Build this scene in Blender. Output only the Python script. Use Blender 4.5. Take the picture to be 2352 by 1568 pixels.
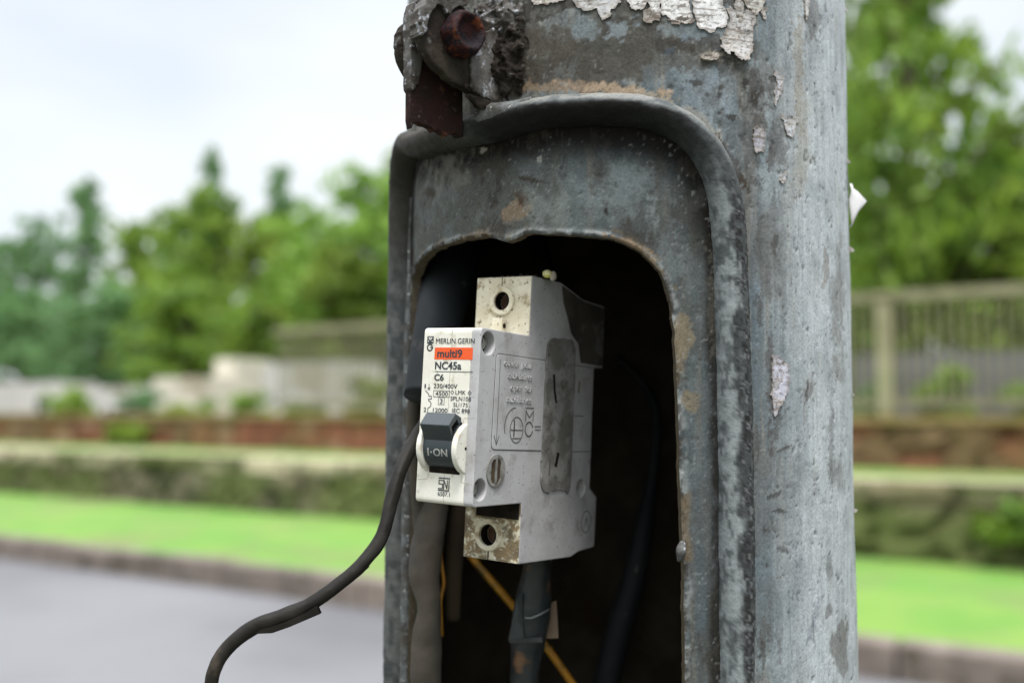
import bpy, math, random
import numpy as np
from mathutils import Vector, Matrix, noise as mnoise

for o in list(bpy.data.objects): bpy.data.objects.remove(o)
SC = bpy.context.scene
COL = SC.collection
RAD = math.radians

# ------------------------------------------------------------------ camera, world, sun
PITCH = RAD(3.9)
FPX = 2287.0                      # focal length in pixels of a 2352 px wide picture (35 mm lens)
cam = bpy.data.cameras.new('camera')
camo = bpy.data.objects.new('camera', cam); COL.objects.link(camo)
camo.location = (0, 0, 0)
camo.rotation_euler = (RAD(90) + PITCH, 0, 0)
cam.lens = 35; cam.sensor_width = 36
cam.clip_start = .02; cam.clip_end = 3000
cam.dof.use_dof = True
cam.dof.focus_distance = .258
cam.dof.aperture_fstop = 7.4
cam.dof.aperture_blades = 0
SC.camera = camo

SUN_EL, SUN_AZ = RAD(66), RAD(172)       # azimuth clockwise from +Y
W = bpy.data.worlds.new('World'); SC.world = W; W.use_nodes = True
nt = W.node_tree; nt.nodes.clear()
wo = nt.nodes.new('ShaderNodeOutputWorld'); bg = nt.nodes.new('ShaderNodeBackground')
sky = nt.nodes.new('ShaderNodeTexSky'); sky.sky_type = 'NISHITA'; sky.sun_disc = False
sky.sun_elevation = SUN_EL; sky.sun_rotation = SUN_AZ; sky.dust_density = 3; sky.air_density = 1
tc = nt.nodes.new('ShaderNodeTexCoord'); sp = nt.nodes.new('ShaderNodeSeparateXYZ')
nt.links.new(tc.outputs['Generated'], sp.inputs[0])
cr = nt.nodes.new('ShaderNodeValToRGB')         # overcast layer: zenith about three times the horizon
cr.color_ramp.elements[0].position = 0.0; cr.color_ramp.elements[0].color = (.635, .67, .685, 1)
cr.color_ramp.elements[1].position = 1.0; cr.color_ramp.elements[1].color = (2.6, 2.7, 2.8, 1)
e = cr.color_ramp.elements.new(.42); e.color = (.65, .68, .695, 1)
nt.links.new(sp.outputs['Z'], cr.inputs[0])
cn = nt.nodes.new('ShaderNodeTexNoise'); cn.inputs['Scale'].default_value = 2.2; cn.inputs['Detail'].default_value = 3
mp = nt.nodes.new('ShaderNodeMapping'); mp.inputs['Scale'].default_value = (1, 1, 2.5)
nt.links.new(tc.outputs['Generated'], mp.inputs[0]); nt.links.new(mp.outputs[0], cn.inputs[0])
cl = nt.nodes.new('ShaderNodeMapRange'); cl.inputs[1].default_value = .35; cl.inputs[2].default_value = .6
cl.inputs[3].default_value = .72; cl.inputs[4].default_value = .95
nt.links.new(cn.outputs['Fac'], cl.inputs[0])
sc = nt.nodes.new('ShaderNodeVectorMath'); sc.operation = 'SCALE'; sc.inputs['Scale'].default_value = .12
nt.links.new(sky.outputs[0], sc.inputs[0])
mx = nt.nodes.new('ShaderNodeMix'); mx.data_type = 'RGBA'
nt.links.new(cl.outputs[0], mx.inputs['Factor']); nt.links.new(sc.outputs[0], mx.inputs['A']); nt.links.new(cr.outputs[0], mx.inputs['B'])
nt.links.new(mx.outputs['Result'], bg.inputs[0]); bg.inputs[1].default_value = 1.0
nt.links.new(bg.outputs[0], wo.inputs[0])

sun = bpy.data.lights.new('sun', 'SUN'); sun.energy = 2.2; sun.angle = RAD(16); sun.color = (1, .96, .9)
suno = bpy.data.objects.new('sun', sun); COL.objects.link(suno)
sd = Vector((math.sin(SUN_AZ) * math.cos(SUN_EL), math.cos(SUN_AZ) * math.cos(SUN_EL), math.sin(SUN_EL)))
suno.rotation_euler = sd.to_track_quat('Z', 'Y').to_euler()

SC.view_settings.view_transform = 'Standard'; SC.view_settings.look = 'None'
SC.view_settings.gamma = 1; SC.view_settings.exposure = .68; SC.view_settings.use_curve_mapping = False
SC.render.engine = 'CYCLES'
SC.render.resolution_x = 1024; SC.render.resolution_y = 682

# ------------------------------------------------------------------ helpers
rng = np.random.default_rng(7)
random.seed(7)
MM = .001

def ray(u, v):
    X = (u - 1176) / FPX; Z = (784 - v) / FPX
    c, s = math.cos(PITCH), math.sin(PITCH)
    return np.array([X, c - s * Z, s + c * Z])
def at(u, v, d):                      # millimetres, at forward distance d
    r = ray(u, v); return r * (d / r[1])

def hash3(ix, iy, iz, seed):
    h = (ix.astype(np.int64) * 374761393 + iy.astype(np.int64) * 668265263 + iz.astype(np.int64) * 2147483647 % 1000003 + seed * 974711) & 0xffffffff
    h = ((h ^ (h >> 13)) * 1274126177) & 0xffffffff
    h = ((h ^ (h >> 16)) * 2246822519) & 0xffffffff
    h = h ^ (h >> 15)
    return (h & 0xffff) / 65535.0
def vnoise(x, y, z=0, seed=0):
    x, y, z = np.broadcast_arrays(np.asarray(x, float), np.asarray(y, float), np.asarray(z, float))
    ix, iy, iz = np.floor(x), np.floor(y), np.floor(z)
    fx, fy, fz = x - ix, y - iy, z - iz
    fx, fy, fz = [t * t * (3 - 2 * t) for t in (fx, fy, fz)]
    r = 0
    for a in (0, 1):
        for b in (0, 1):
            for c in (0, 1):
                w = (fx if a else 1 - fx) * (fy if b else 1 - fy) * (fz if c else 1 - fz)
                r = r + w * hash3(ix + a, iy + b, iz + c, seed)
    return r
def fbm(x, y, z=0, oct=4, seed=0):
    r = 0; a = .5; t = 0
    for i in range(oct):
        r = r + a * vnoise(np.asarray(x) * 2 ** i, np.asarray(y) * 2 ** i, np.asarray(z) * 2 ** i, seed + i * 17); t += a; a *= .55
    return r / t
def ss(a, b, x):
    t = np.clip((x - a) / (b - a), 0, 1); return t * t * (3 - 2 * t)

def setp(o, label=None, cat=None, group=None, kind=None):
    if label: o['label'] = label
    if cat: o['category'] = cat
    if group: o['group'] = group
    if kind: o['kind'] = kind
    return o
def empty(name, loc=(0, 0, 0), rot=(0, 0, 0), **k):
    o = bpy.data.objects.new(name, None); COL.objects.link(o); o.location = loc; o.rotation_euler = rot
    o.empty_display_size = .05
    return setp(o, **k)
def mesh(name, verts, faces, mat, parent=None, smooth=False, col=None, **k):
    me = bpy.data.meshes.new(name)
    verts = np.asarray(verts, dtype=float)
    me.from_pydata([tuple(v) for v in verts] if len(verts) < 3000 else verts.tolist(), [], [tuple(f) for f in faces] if not isinstance(faces, np.ndarray) else faces.tolist())
    me.update()
    if col is not None:
        a = me.color_attributes.new('paint', 'FLOAT_COLOR', 'POINT')
        c = np.ones((len(verts), 4), np.float32); c[:, :3] = col
        a.data.foreach_set('color', c.ravel())
    if smooth: me.shade_smooth()
    if mat: me.materials.append(mat)
    o = bpy.data.objects.new(name, me); COL.objects.link(o)
    if parent: o.parent = parent
    return setp(o, **k)
class MB:
    def __init__(s): s.v = []; s.f = []
    def add(s, v, f):
        n = len(s.v); s.v += [tuple(p) for p in v]; s.f += [tuple(i + n for i in q) for q in f]; return s
    def box(s, x0, x1, y0, y1, z0, z1, T=None, b=0):
        if b:
            import bmesh
            bm = bmesh.new(); bmesh.ops.create_cube(bm, size=1)
            for q in bm.verts: q.co = Vector(((x0 + x1) / 2 + q.co.x * (x1 - x0), (y0 + y1) / 2 + q.co.y * (y1 - y0), (z0 + z1) / 2 + q.co.z * (z1 - z0)))
            bmesh.ops.bevel(bm, geom=bm.edges[:], offset=b, segments=2, affect='EDGES', profile=.5)
            v = [tuple(q.co) for q in bm.verts]; f = [tuple(w.index for w in q.verts) for q in bm.faces]; bm.free()
        else:
            v = [(x, y, z) for z in (z0, z1) for y in (y0, y1) for x in (x0, x1)]
            f = [(0, 2, 3, 1), (4, 5, 7, 6), (0, 1, 5, 4), (2, 6, 7, 3), (0, 4, 6, 2), (1, 3, 7, 5)]
        if T: v = [T(*p) for p in v]
        return s.add(v, f)
    def cyl(s, c, axis, r0, r1, h, n=24, cap=True, inner=None):
        axis = Vector(axis).normalized(); a = axis.orthogonal().normalized(); b = axis.cross(a); c = Vector(c)
        v = []; f = []
        for k, (r, t) in enumerate(((r0, 0), (r1, h))):
            for i in range(n):
                q = 2 * math.pi * i / n; v.append(c + axis * t + (a * math.cos(q) + b * math.sin(q)) * r)
        for i in range(n): j = (i + 1) % n; f.append((i, j, n + j, n + i))
        if cap: f.append(tuple(range(n - 1, -1, -1))); f.append(tuple(range(n, 2 * n)))
        return s.add([tuple(p) for p in v], f)
    def build(s, name, mat, parent=None, **k): return mesh(name, s.v, s.f, mat, parent, **k)

def catmull(pts, n):
    pts = np.array(pts, float); m = len(pts)
    P = np.vstack([2 * pts[0] - pts[1], pts, 2 * pts[-1] - pts[-2]])
    out = []
    for i in range(m - 1):
        a, b, c, d = P[i:i + 4]
        for t in np.linspace(0, 1, n, endpoint=False):
            out.append(.5 * ((2 * b) + (c - a) * t + (2 * a - 5 * b + 4 * c - d) * t * t + (-a + 3 * b - 3 * c + d) * t ** 3))
    out.append(pts[-1]); return np.array(out)
def tube(name, pts, rad, mat, parent=None, n=14, sub=10, bump=0, seed=0, flat=None, closed=True, **k):
    """tube through pts (mm), radius rad (number or list per point), returns object in metres"""
    pts = np.array(pts, float)
    rr = np.array(rad if hasattr(rad, '__len__') else [rad] * len(pts), float)
    C = catmull(np.hstack([pts, rr[:, None]]), sub)
    P = C[:, :3]; r = C[:, 3]
    T = np.gradient(P, axis=0); T /= np.linalg.norm(T, axis=1)[:, None]
    up = np.array([.1, -1, .15]); up /= np.linalg.norm(up)
    V = []; F = []
    L = np.concatenate([[0], np.cumsum(np.linalg.norm(np.diff(P, axis=0), axis=1))])
    for i in range(len(P)):
        b = np.cross(T[i], up); b /= np.linalg.norm(b); a = np.cross(b, T[i])
        for j in range(n):
            q = 2 * math.pi * j / n
            rj = r[i]
            if bump: rj += bump * (float(fbm(L[i] * .25, math.cos(q) * 1.2, math.sin(q) * 1.2, 3, seed)) - .5) * 2
            V.append((P[i] + (a * math.cos(q) + b * math.sin(q)) * rj) * MM)
    m = len(P)
    for i in range(m - 1):
        for j in range(n):
            F.append((i * n + j, i * n + (j + 1) % n, (i + 1) * n + (j + 1) % n, (i + 1) * n + j))
    if closed:
        F.append(tuple(range(n - 1, -1, -1))); F.append(tuple(range((m - 1) * n, m * n)))
    return mesh(name, V, F, mat, parent, smooth=True, **k)

# ------------------------------------------------------------------ materials
def newmat(name):
    m = bpy.data.materials.new(name); m.use_nodes = True
    return m, m.node_tree, m.node_tree.nodes['Principled BSDF']
def mat(name, c1, c2=None, scale=5, detail=5, rough=.6, metal=0, bump=0, bscale=None, spec=None, lo=.35, hi=.65, speck=None, speck_scale=60, speck_lo=.62, speck_hi=.68,
        grime=None, grime_scale=3, grime_lo=.5, grime_hi=.7, rough2=None, stretch=(1, 1, 1), trans=0):
    """noise-mixed colours; optional dark specks and grime patches; bump from noise. Object coordinates."""
    m, t, b = newmat(name); N = t.nodes; L = t.links
    tcn = N.new('ShaderNodeTexCoord'); mp = N.new('ShaderNodeMapping'); mp.inputs['Scale'].default_value = stretch
    L.new(tcn.outputs['Object'], mp.inputs[0])
    def nz(sc, d=detail, off=0):
        n = N.new('ShaderNodeTexNoise'); n.inputs['Scale'].default_value = sc; n.inputs['Detail'].default_value = d
        n.inputs['Roughness'].default_value = .6
        if off:
            mo = N.new('ShaderNodeMapping'); mo.inputs['Location'].default_value = (off, off * .7, off * .3); L.new(mp.outputs[0], mo.inputs[0]); L.new(mo.outputs[0], n.inputs[0])
        else: L.new(mp.outputs[0], n.inputs[0])
        return n.outputs['Fac']
    def rng_(s, a, bb):
        r = N.new('ShaderNodeMapRange'); r.inputs[1].default_value = a; r.inputs[2].default_value = bb; r.interpolation_type = 'SMOOTHSTEP'; L.new(s, r.inputs[0]); return r.outputs[0]
    def mixc(f, A, B):
        x = N.new('ShaderNodeMix'); x.data_type = 'RGBA'; L.new(f, x.inputs['Factor'])
        for nm, q in (('A', A), ('B', B)):
            if isinstance(q, tuple): x.inputs[nm].default_value = (*q, 1)
            else: L.new(q, x.inputs[nm])
        return x.outputs['Result']
    cur = c1
    if c2: cur = mixc(rng_(nz(scale), lo, hi), c1, c2)
    if grime: cur = mixc(rng_(nz(grime_scale, 8, 3.3), grime_lo, grime_hi), cur, grime)
    if speck: cur = mixc(rng_(nz(speck_scale, 3, 1.7), speck_lo, speck_hi), cur, speck)
    if isinstance(cur, tuple): b.inputs['Base Color'].default_value = (*cur, 1)
    else: L.new(cur, b.inputs['Base Color'])
    b.inputs['Roughness'].default_value = rough; b.inputs['Metallic'].default_value = metal
    if spec is not None: b.inputs['Specular IOR Level'].default_value = spec
    if bump:
        bp = N.new('ShaderNodeBump'); bp.inputs['Strength'].default_value = 1; bp.inputs['Distance'].default_value = bump
        L.new(nz(bscale or scale * 3, 6, .9), bp.inputs['Height']); L.new(bp.outputs[0], b.inputs['Normal'])
    if trans:
        tr = N.new('ShaderNodeBsdfTranslucent')
        if isinstance(cur, tuple): tr.inputs[0].default_value = (*cur, 1)
        else: L.new(cur, tr.inputs[0])
        ms = N.new('ShaderNodeMixShader'); ms.inputs[0].default_value = trans
        L.new(b.outputs[0], ms.inputs[1]); L.new(tr.outputs[0], ms.inputs[2]); L.new(ms.outputs[0], N['Material Output'].inputs[0])
    return m
def painted(name, rough=.55, fine=1800, famp=.35, bump=.00012, bscale=900, metal=.0, trans=0, spec=.5):
    """colour read from the mesh's own paint attribute, broken up by fine procedural noise"""
    m, t, b = newmat(name); N = t.nodes; L = t.links
    a = N.new('ShaderNodeAttribute'); a.attribute_name = 'paint'
    tcn = N.new('ShaderNodeTexCoord')
    n = N.new('ShaderNodeTexNoise'); n.inputs['Scale'].default_value = fine; n.inputs['Detail'].default_value = 4; L.new(tcn.outputs['Object'], n.inputs[0])
    r = N.new('ShaderNodeMapRange'); r.inputs[1].default_value = .3; r.inputs[2].default_value = .7; r.inputs[3].default_value = 1 - famp; r.inputs[4].default_value = 1 + famp
    L.new(n.outputs['Fac'], r.inputs[0])
    v = N.new('ShaderNodeVectorMath'); v.operation = 'SCALE'; L.new(a.outputs['Color'], v.inputs[0]); L.new(r.outputs[0], v.inputs['Scale'])
    L.new(v.outputs[0], b.inputs['Base Color']); b.inputs['Roughness'].default_value = rough; b.inputs['Metallic'].default_value = metal
    b.inputs['Specular IOR Level'].default_value = spec
    bw = N.new('ShaderNodeRGBToBW'); L.new(v.outputs[0], bw.inputs[0])      # soot, dirt and painted shade are matte, bare paint has some sheen
    sm = N.new('ShaderNodeMapRange'); sm.inputs[1].default_value = .02; sm.inputs[2].default_value = .22; sm.inputs[3].default_value = .02; sm.inputs[4].default_value = spec * 1.3
    L.new(bw.outputs[0], sm.inputs[0]); L.new(sm.outputs[0], b.inputs['Specular IOR Level'])
    if bump:
        n2 = N.new('ShaderNodeTexNoise'); n2.inputs['Scale'].default_value = bscale; n2.inputs['Detail'].default_value = 7; L.new(tcn.outputs['Object'], n2.inputs[0])
        bp = N.new('ShaderNodeBump'); bp.inputs['Distance'].default_value = bump; L.new(n2.outputs['Fac'], bp.inputs['Height']); L.new(bp.outputs[0], b.inputs['Normal'])
    if trans:
        tr = N.new('ShaderNodeBsdfTranslucent'); L.new(v.outputs[0], tr.inputs[0])
        ms = N.new('ShaderNodeMixShader'); ms.inputs[0].default_value = trans
        L.new(b.outputs[0], ms.inputs[1]); L.new(tr.outputs[0], ms.inputs[2]); L.new(ms.outputs[0], N['Material Output'].inputs[0])
    return m

# ================================================================== THE SETTING (metres, road frame)
YAW = RAD(32)
NRM = np.array([math.sin(YAW), math.cos(YAW)]); TAN = np.array([math.cos(YAW), -math.sin(YAW)])
def rp(s, t, z): p = TAN * s + NRM * t; return (p[0], p[1], z)          # along the road, across it, up
Z_ROAD, Z_VERGE, Z_TERR, Z_BRICK, Z_FENCE = -1.20, -1.04, -.53, -.12, 1.05
T_KERB, T_WALL, T_BRICK = 4.87, 7.43, 9.5

def strip(name, t0, t1, z, s0, s1, m, ns=80, ntt=8, amp=0, z1=None, **k):
    S, T = np.meshgrid(np.linspace(s0, s1, ns), np.linspace(t0, t1, ntt))
    z1 = z if z1 is None else z1
    Z = z + (z1 - z) * (T - t0) / (t1 - t0) + amp * (fbm(S * 1.3, T * 1.3, 0, 4, 5) - .5)
    V = np.stack([TAN[0] * S + NRM[0] * T, TAN[1] * S + NRM[1] * T, Z], -1).reshape(-1, 3)
    F = [(j * ns + i, j * ns + i + 1, (j + 1) * ns + i + 1, (j + 1) * ns + i) for j in range(ntt - 1) for i in range(ns - 1)]
    return mesh(name, V, F, m, smooth=True, **k)

m_ground = mat('soil and grass', (.06, .09, .03), (.10, .09, .05), scale=.8, rough=.95)
m_road = mat('asphalt', (.155, .155, .166), (.09, .09, .098), scale=.32, rough=.7, speck=(.09, .09, .1), speck_scale=90, speck_lo=.55, speck_hi=.7, bump=.002, bscale=60)
m_grass = mat('lawn', (.088, .212, .024), (.135, .235, .036), scale=1.6, rough=.9, grime=(.13, .15, .055), grime_scale=.9, grime_lo=.47, grime_hi=.68)
m_tgrass = mat('terrace grass', (.10, .20, .025), (.14, .17, .05), scale=1.1, rough=.9, grime=(.08, .18, .03), grime_scale=.5)
m_kerb = mat('weathered kerb', (.115, .095, .08), (.20, .165, .14), scale=3, rough=.9, grime=(.06, .05, .035), grime_scale=5, bump=.004)
m_pave = mat('pavement', (.09, .085, .075), (.06, .07, .04), scale=3, rough=.9)

mesh('ground', [(-1500, -1500, -1.36), (1500, -1500, -1.36), (1500, 1500, -1.36), (-1500, 1500, -1.36)], [(0, 1, 2, 3)], m_ground, kind='structure')
strip('road', .9, T_KERB - .15, Z_ROAD, -120, 60, m_road, kind='structure')
strip('pavement', -3, .75, Z_VERGE, -40, 40, m_pave, kind='structure')
strip('verge_grass', T_KERB, T_WALL + .05, Z_VERGE - .01, -120, 40, m_grass, ns=400, ntt=14, amp=.04, kind='structure')
strip('terrace_grass', T_WALL + .30, T_BRICK + .1, Z_TERR, -120, 40, m_tgrass, ns=300, ntt=10, amp=.05, kind='structure')
strip('yard_ground', T_BRICK + .2, 60, -.6, -160, 60, m_ground, kind='structure')
# kerbs: rows of kerb stones with joints
def kerb(name, t0, t1, label):
    kb = MB(); s = -40.
    while s < 16:
        L_ = .62; dz = random.uniform(-.008, .008)
        kb.box(s + .008, s + L_ - .008, t0 + random.uniform(-.006, .006), t1, Z_ROAD - .12, Z_VERGE + dz + .01, T=rp, b=.018 if s > -12 else 0); s += L_
    kb.build(name, m_kerb, label=label, cat='kerb')
kerb('kerb', T_KERB - .15, T_KERB + .01, 'brown weathered concrete kerb between grey road and bright green verge')
kerb('kerb', .75, .9, 'near kerb of the grey road on the pole side')

# stone retaining wall with coping
def rubble(name, t0, z0, z1, depth, s0, s1, ds, m, parent, amp, cell, label=None, cols=None, seed=1, mossy=.8):
    ns = int((s1 - s0) / ds); nz = max(3, int((z1 - z0) / (ds * .8)))
    S, Zz = np.meshgrid(np.linspace(s0, s1, ns), np.linspace(z0, z1, nz))
    # irregular stones: jittered cells
    gx = S / cell; gz = Zz / (cell * .6)
    best = np.full(S.shape, 9.); best2 = best.copy(); idv = np.zeros(S.shape)
    for a in (-1, 0, 1):
        for b in (-1, 0, 1):
            cx = np.floor(gx) + a; cz = np.floor(gz) + b
            h1 = hash3(cx, cz, cx * 0, seed); h2 = hash3(cx, cz, cx * 0 + 1, seed)
            d = np.hypot(gx - cx - h1, gz - cz - h2)
            nb = d < best
            best2 = np.where(nb, best, np.minimum(best2, d)); idv = np.where(nb, hash3(cx, cz, cx * 0 + 2, seed), idv); best = np.minimum(best, d)
    edge = ss(0, .16, best2 - best)
    T = t0 - amp * edge * (.6 + .8 * idv) - amp * .5 * fbm(S * 9, Zz * 9, 0, 3, 3)
    c = np.zeros(S.shape + (3,)); pal = np.array(cols)
    k = (idv * len(pal)).astype(int).clip(0, len(pal) - 1); c[:] = pal[k]
    moss = ss(.42, .62, fbm(S * 1.1, Zz * 2.2, 0, 5, seed + 8))[..., None]
    c = c * (1 - mossy * moss) + np.array([.10, .12, .035]) * mossy * moss
    c *= (.35 + .65 * edge)[..., None] * (.8 + .4 * fbm(S * 12, Zz * 12, 0, 3, 2))[..., None]
    V = [rp(s, t, z) for s, t, z in zip(S.ravel(), T.ravel(), Zz.ravel())]; n0 = len(V)
    C = list(c.reshape(-1, 3))
    F = [(j * ns + i, (j) * ns + i + 1, (j + 1) * ns + i + 1, (j + 1) * ns + i) for j in range(nz - 1) for i in range(ns - 1)]
    # top and back
    for i in range(ns): V.append(rp(S[0, i], t0 + depth, z1)); C.append(np.array(cols[0]))
    for i in range(ns): V.append(rp(S[0, i], t0 + depth, z0)); C.append(np.array(cols[0]))
    for i in range(ns - 1):
        F.append(((nz - 1) * ns + i, (nz - 1) * ns + i + 1, n0 + i + 1, n0 + i)); F.append((n0 + i, n0 + i + 1, n0 + ns + i + 1, n0 + ns + i))
    return mesh(name, V, F, m, parent, smooth=False, col=np.array(C), label=label)
m_stone = painted('mossy rubble stone', rough=.95, fine=40, famp=.25, bump=.01, bscale=30)
rw = empty('retaining_wall', rp(0, T_WALL, Z_VERGE), label='low mossy rubble stone retaining wall with pale coping behind the verge', cat='wall')
def keep_world(o, root): o.matrix_parent_inverse = Matrix.Translation(root.location).inverted(); return o
keep_world(rubble('stonework', T_WALL, Z_VERGE - .05, Z_TERR - .12, .3, -26, 9, .07, m_stone, rw, .05, .34, cols=[(.10, .09, .055), (.13, .115, .075), (.07, .075, .04), (.15, .125, .085)]), rw)
keep_world(rubble('coping', T_WALL - .03, Z_TERR - .12, Z_TERR + .03, .36, -26, 9, .06, m_stone, rw, .03, .5, cols=[(.36, .31, .21), (.2, .17, .10), (.46, .40, .28), (.12, .12, .06), (.40, .35, .25)], seed=5, mossy=.75), rw)
# red-brown brick wall carrying the fence
bw = empty('brick_wall', rp(0, T_BRICK, Z_TERR), label='low red brown brick wall with moss carrying the railing fence', cat='wall')
keep_world(rubble('brickwork', T_BRICK, Z_TERR - .06, Z_BRICK, .2, -34, 9, .07, m_stone, bw, .02, .4, cols=[(.21, .085, .05), (.17, .07, .04), (.25, .14, .09), (.15, .085, .05)], seed=9, mossy=.3), bw)
cp = MB()
s = -34
while s < 9: cp.box(s + .01, s + .79, T_BRICK - .05, T_BRICK + .24, Z_BRICK, Z_BRICK + .06, T=rp); s += .8
keep_world(cp.build('wall_cap', mat('mossy cap', (.20, .16, .05), (.3, .22, .10), scale=2, rough=.95, grime=(.10, .13, .03), grime_scale=1.2), bw), bw)

# ---- railing fence panels and pillars
m_rail = mat('olive painted rails', (.23, .215, .13), (.15, .14, .08), scale=4, rough=.7)
m_pillar = mat('cream pillar', (.30, .28, .18), (.22, .20, .12), scale=3, rough=.9, grime=(.25, .26, .14), grime_scale=4)
PAN = 2.6
def fence_panel():
    r = empty('railing_fence')
    bar = None
    for k in range(27):
        x = .03 + k * (PAN - .06) / 26
        if bar is None:
            b = MB(); b.box(-.011, .011, -.011, .011, 0, Z_FENCE - Z_BRICK - .16)
            b.add([(-.014, -.014, Z_FENCE - Z_BRICK - .16), (.014, -.014, Z_FENCE - Z_BRICK - .16), (.014, .014, Z_FENCE - Z_BRICK - .16), (-.014, .014, Z_FENCE - Z_BRICK - .16), (0, 0, Z_FENCE - Z_BRICK - .10)], [(0, 1, 4), (1, 2, 4), (2, 3, 4), (3, 0, 4)])
            bar = b.build('bar', m_rail, r); q = bar
        else: q = bar.copy(); COL.objects.link(q); q.parent = r
        q.location = (x, 0, .09)
    for z, h in ((.08, .07), (Z_FENCE - Z_BRICK - .12, .09)):
        b = MB(); b.box(-.09, PAN - .092, -.025, .025, z, z + h); b.build('rail', m_rail, r)
    return r
def pillar():
    r = empty('fence_pillar'); b = MB()
    b.box(-.06, .06, -.08, .08, 0, Z_FENCE - Z_BRICK - .1, b=.01); b.build('shaft', m_pillar, r)
    b = MB(); b.box(-.07, .07, -.1, .1, Z_FENCE - Z_BRICK - .097, Z_FENCE - Z_BRICK - .05, b=.012)
    b.build('cap', m_pillar, r); return r
def copy_tree(o, parent=None):
    c = o.copy(); COL.objects.link(c); c.parent = parent
    for ch in list(o.children): copy_tree(ch, c)
    return c
fp = fence_panel(); pl = pillar()
ordn = ['first', 'second', 'third', 'fourth', 'fifth', 'sixth', 'seventh', 'eighth', 'ninth', 'tenth']
# a pillar shows at px 2030 right of the pole
def s_at(u, t):                                   # road coordinate s where the sight line of column u crosses distance t
    r = np.array([(u - 1176) / FPX, 1.0]); k = t / (r @ NRM); return float((r * k) @ TAN)
sp0 = s_at(2030, T_BRICK)
fence_i = [j for j in range(-7, 2) if sp0 + j * PAN > s_at(330, T_BRICK)]
for i in fence_i:
    s = sp0 + i * PAN
    q = fp if i == fence_i[0] else copy_tree(fp)
    q.location = rp(s + .1, T_BRICK + .06, Z_BRICK + .06); q.rotation_euler = (0, 0, -YAW)
    ql = {1: 'olive railing fence panel at the far right edge of the picture', 0: 'olive railing fence panel right of the pole, starting at the cream pillar', -1: 'olive railing fence panel hidden behind the grey pole', -2: 'olive railing fence panel on the left directly beside the grey pole'}.get(i) or 'olive railing fence panel, %s one left of the grey pole' % ordn[-2 - i]
    setp(q, label=ql, cat='fence', group='railing fence panels on the brick wall')
    if i != 0: continue
    p = pl
    p.location = rp(s, T_BRICK + .06, Z_BRICK + .06); p.rotation_euler = (0, 0, -YAW)
    setp(p, label='olive cream fence pillar standing just right of the grey pole', cat='pillar')

# ---- houses behind the fence
m_white = mat('pale plaster', (.50, .48, .45), (.42, .41, .40), scale=1.5, rough=.9, grime=(.3, .28, .22), grime_scale=1.2)
m_grey = mat('grey plaster', (.13, .13, .135), (.075, .075, .08), scale=1.5, rough=.9)
m_tile = mat('red roof tile', (.28, .12, .08), (.2, .09, .06), scale=4, rough=.9)
m_dark = mat('dark window glass', (.03, .035, .04), rough=.2)
m_frame = mat('white window frame', (.6, .6, .58), rough=.6)
m_door = mat('brown door', (.12, .07, .04), (.09, .05, .03), rough=.6)
def house(u0, u1, t, top, m, label, cat='house', roof=True, wins=()):
    s0, s1 = s_at(u0, t), s_at(u1, t); w = s1 - s0; z0 = -.6
    r = empty('house', rp(s0, t, z0), (0, 0, -YAW), label=label, cat=cat)
    H = top - z0
    b = MB(); b.box(0, w, 0, .9, 0, H); b.build('wall', m, r)
    if roof:
        b = MB(); v = [(-.3, -.35, H + .003), (w + .3, -.35, H + .003), (w + .3, 4.3, H + .003), (-.3, 4.3, H + .003), (.6, 2, H + .9), (w - .6, 2, H + .9)]
        b.add(v, [(0, 1, 5, 4), (1, 2, 5), (2, 3, 4, 5), (3, 0, 4), (3, 2, 1, 0)]); b.build('roof', m_tile, r)
    for (a, c, zb, zt) in wins:
        f = MB()
        for (x0, x1, y0, y1) in ((a, c, zb, zb + .06), (a, c, zt - .06, zt), (a, a + .06, zb + .06, zt - .06), (c - .06, c, zb + .06, zt - .06), ((a + c) / 2 - .02, (a + c) / 2 + .02, zb + .06, zt - .06)):
            f.box(x0, x1, -.05, -.002, y0, y1)
        fo = f.build('window', m_frame, r)
        g = MB(); g.box(a + .06, c - .06, -.02, -.001, zb + .06, zt - .06); g.build('pane', m_dark, fo)
    return r
m_cream = mat('cream plaster', (.62, .58, .48), (.5, .47, .4), scale=1.5, rough=.9, grime=(.35, .3, .22), grime_scale=1.2)
house(-150, 140, 12.6, .58, m_white, 'long low white house behind the railing at the far left', wins=((1, 2, .3, .9), (4, 5, .3, .9)), roof=False)
house(205, 300, 12.9, .46, m_white, 'low white outbuilding beside the long white house at the far left', wins=((.5, 1.1, .2, .7),), roof=False)
house(352, 455, 11.6, .56, m_cream, 'small cream house behind the railing, middle of the left part', wins=((.5, 1.0, .2, .7),), roof=False)
house(605, 790, 11.2, .72, m_white, 'pale house behind the railing left of the pole', wins=((.5, 1.0, .3, .8),), roof=False)
house(1960, 2560, 11.2, .60, m_grey, 'grey plastered building behind the railing right of the pole', roof=False)
house(492, 540, 12.5, .92, m_cream, 'narrow cream gatehouse behind the railing below the tallest pine', roof=False)

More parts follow.
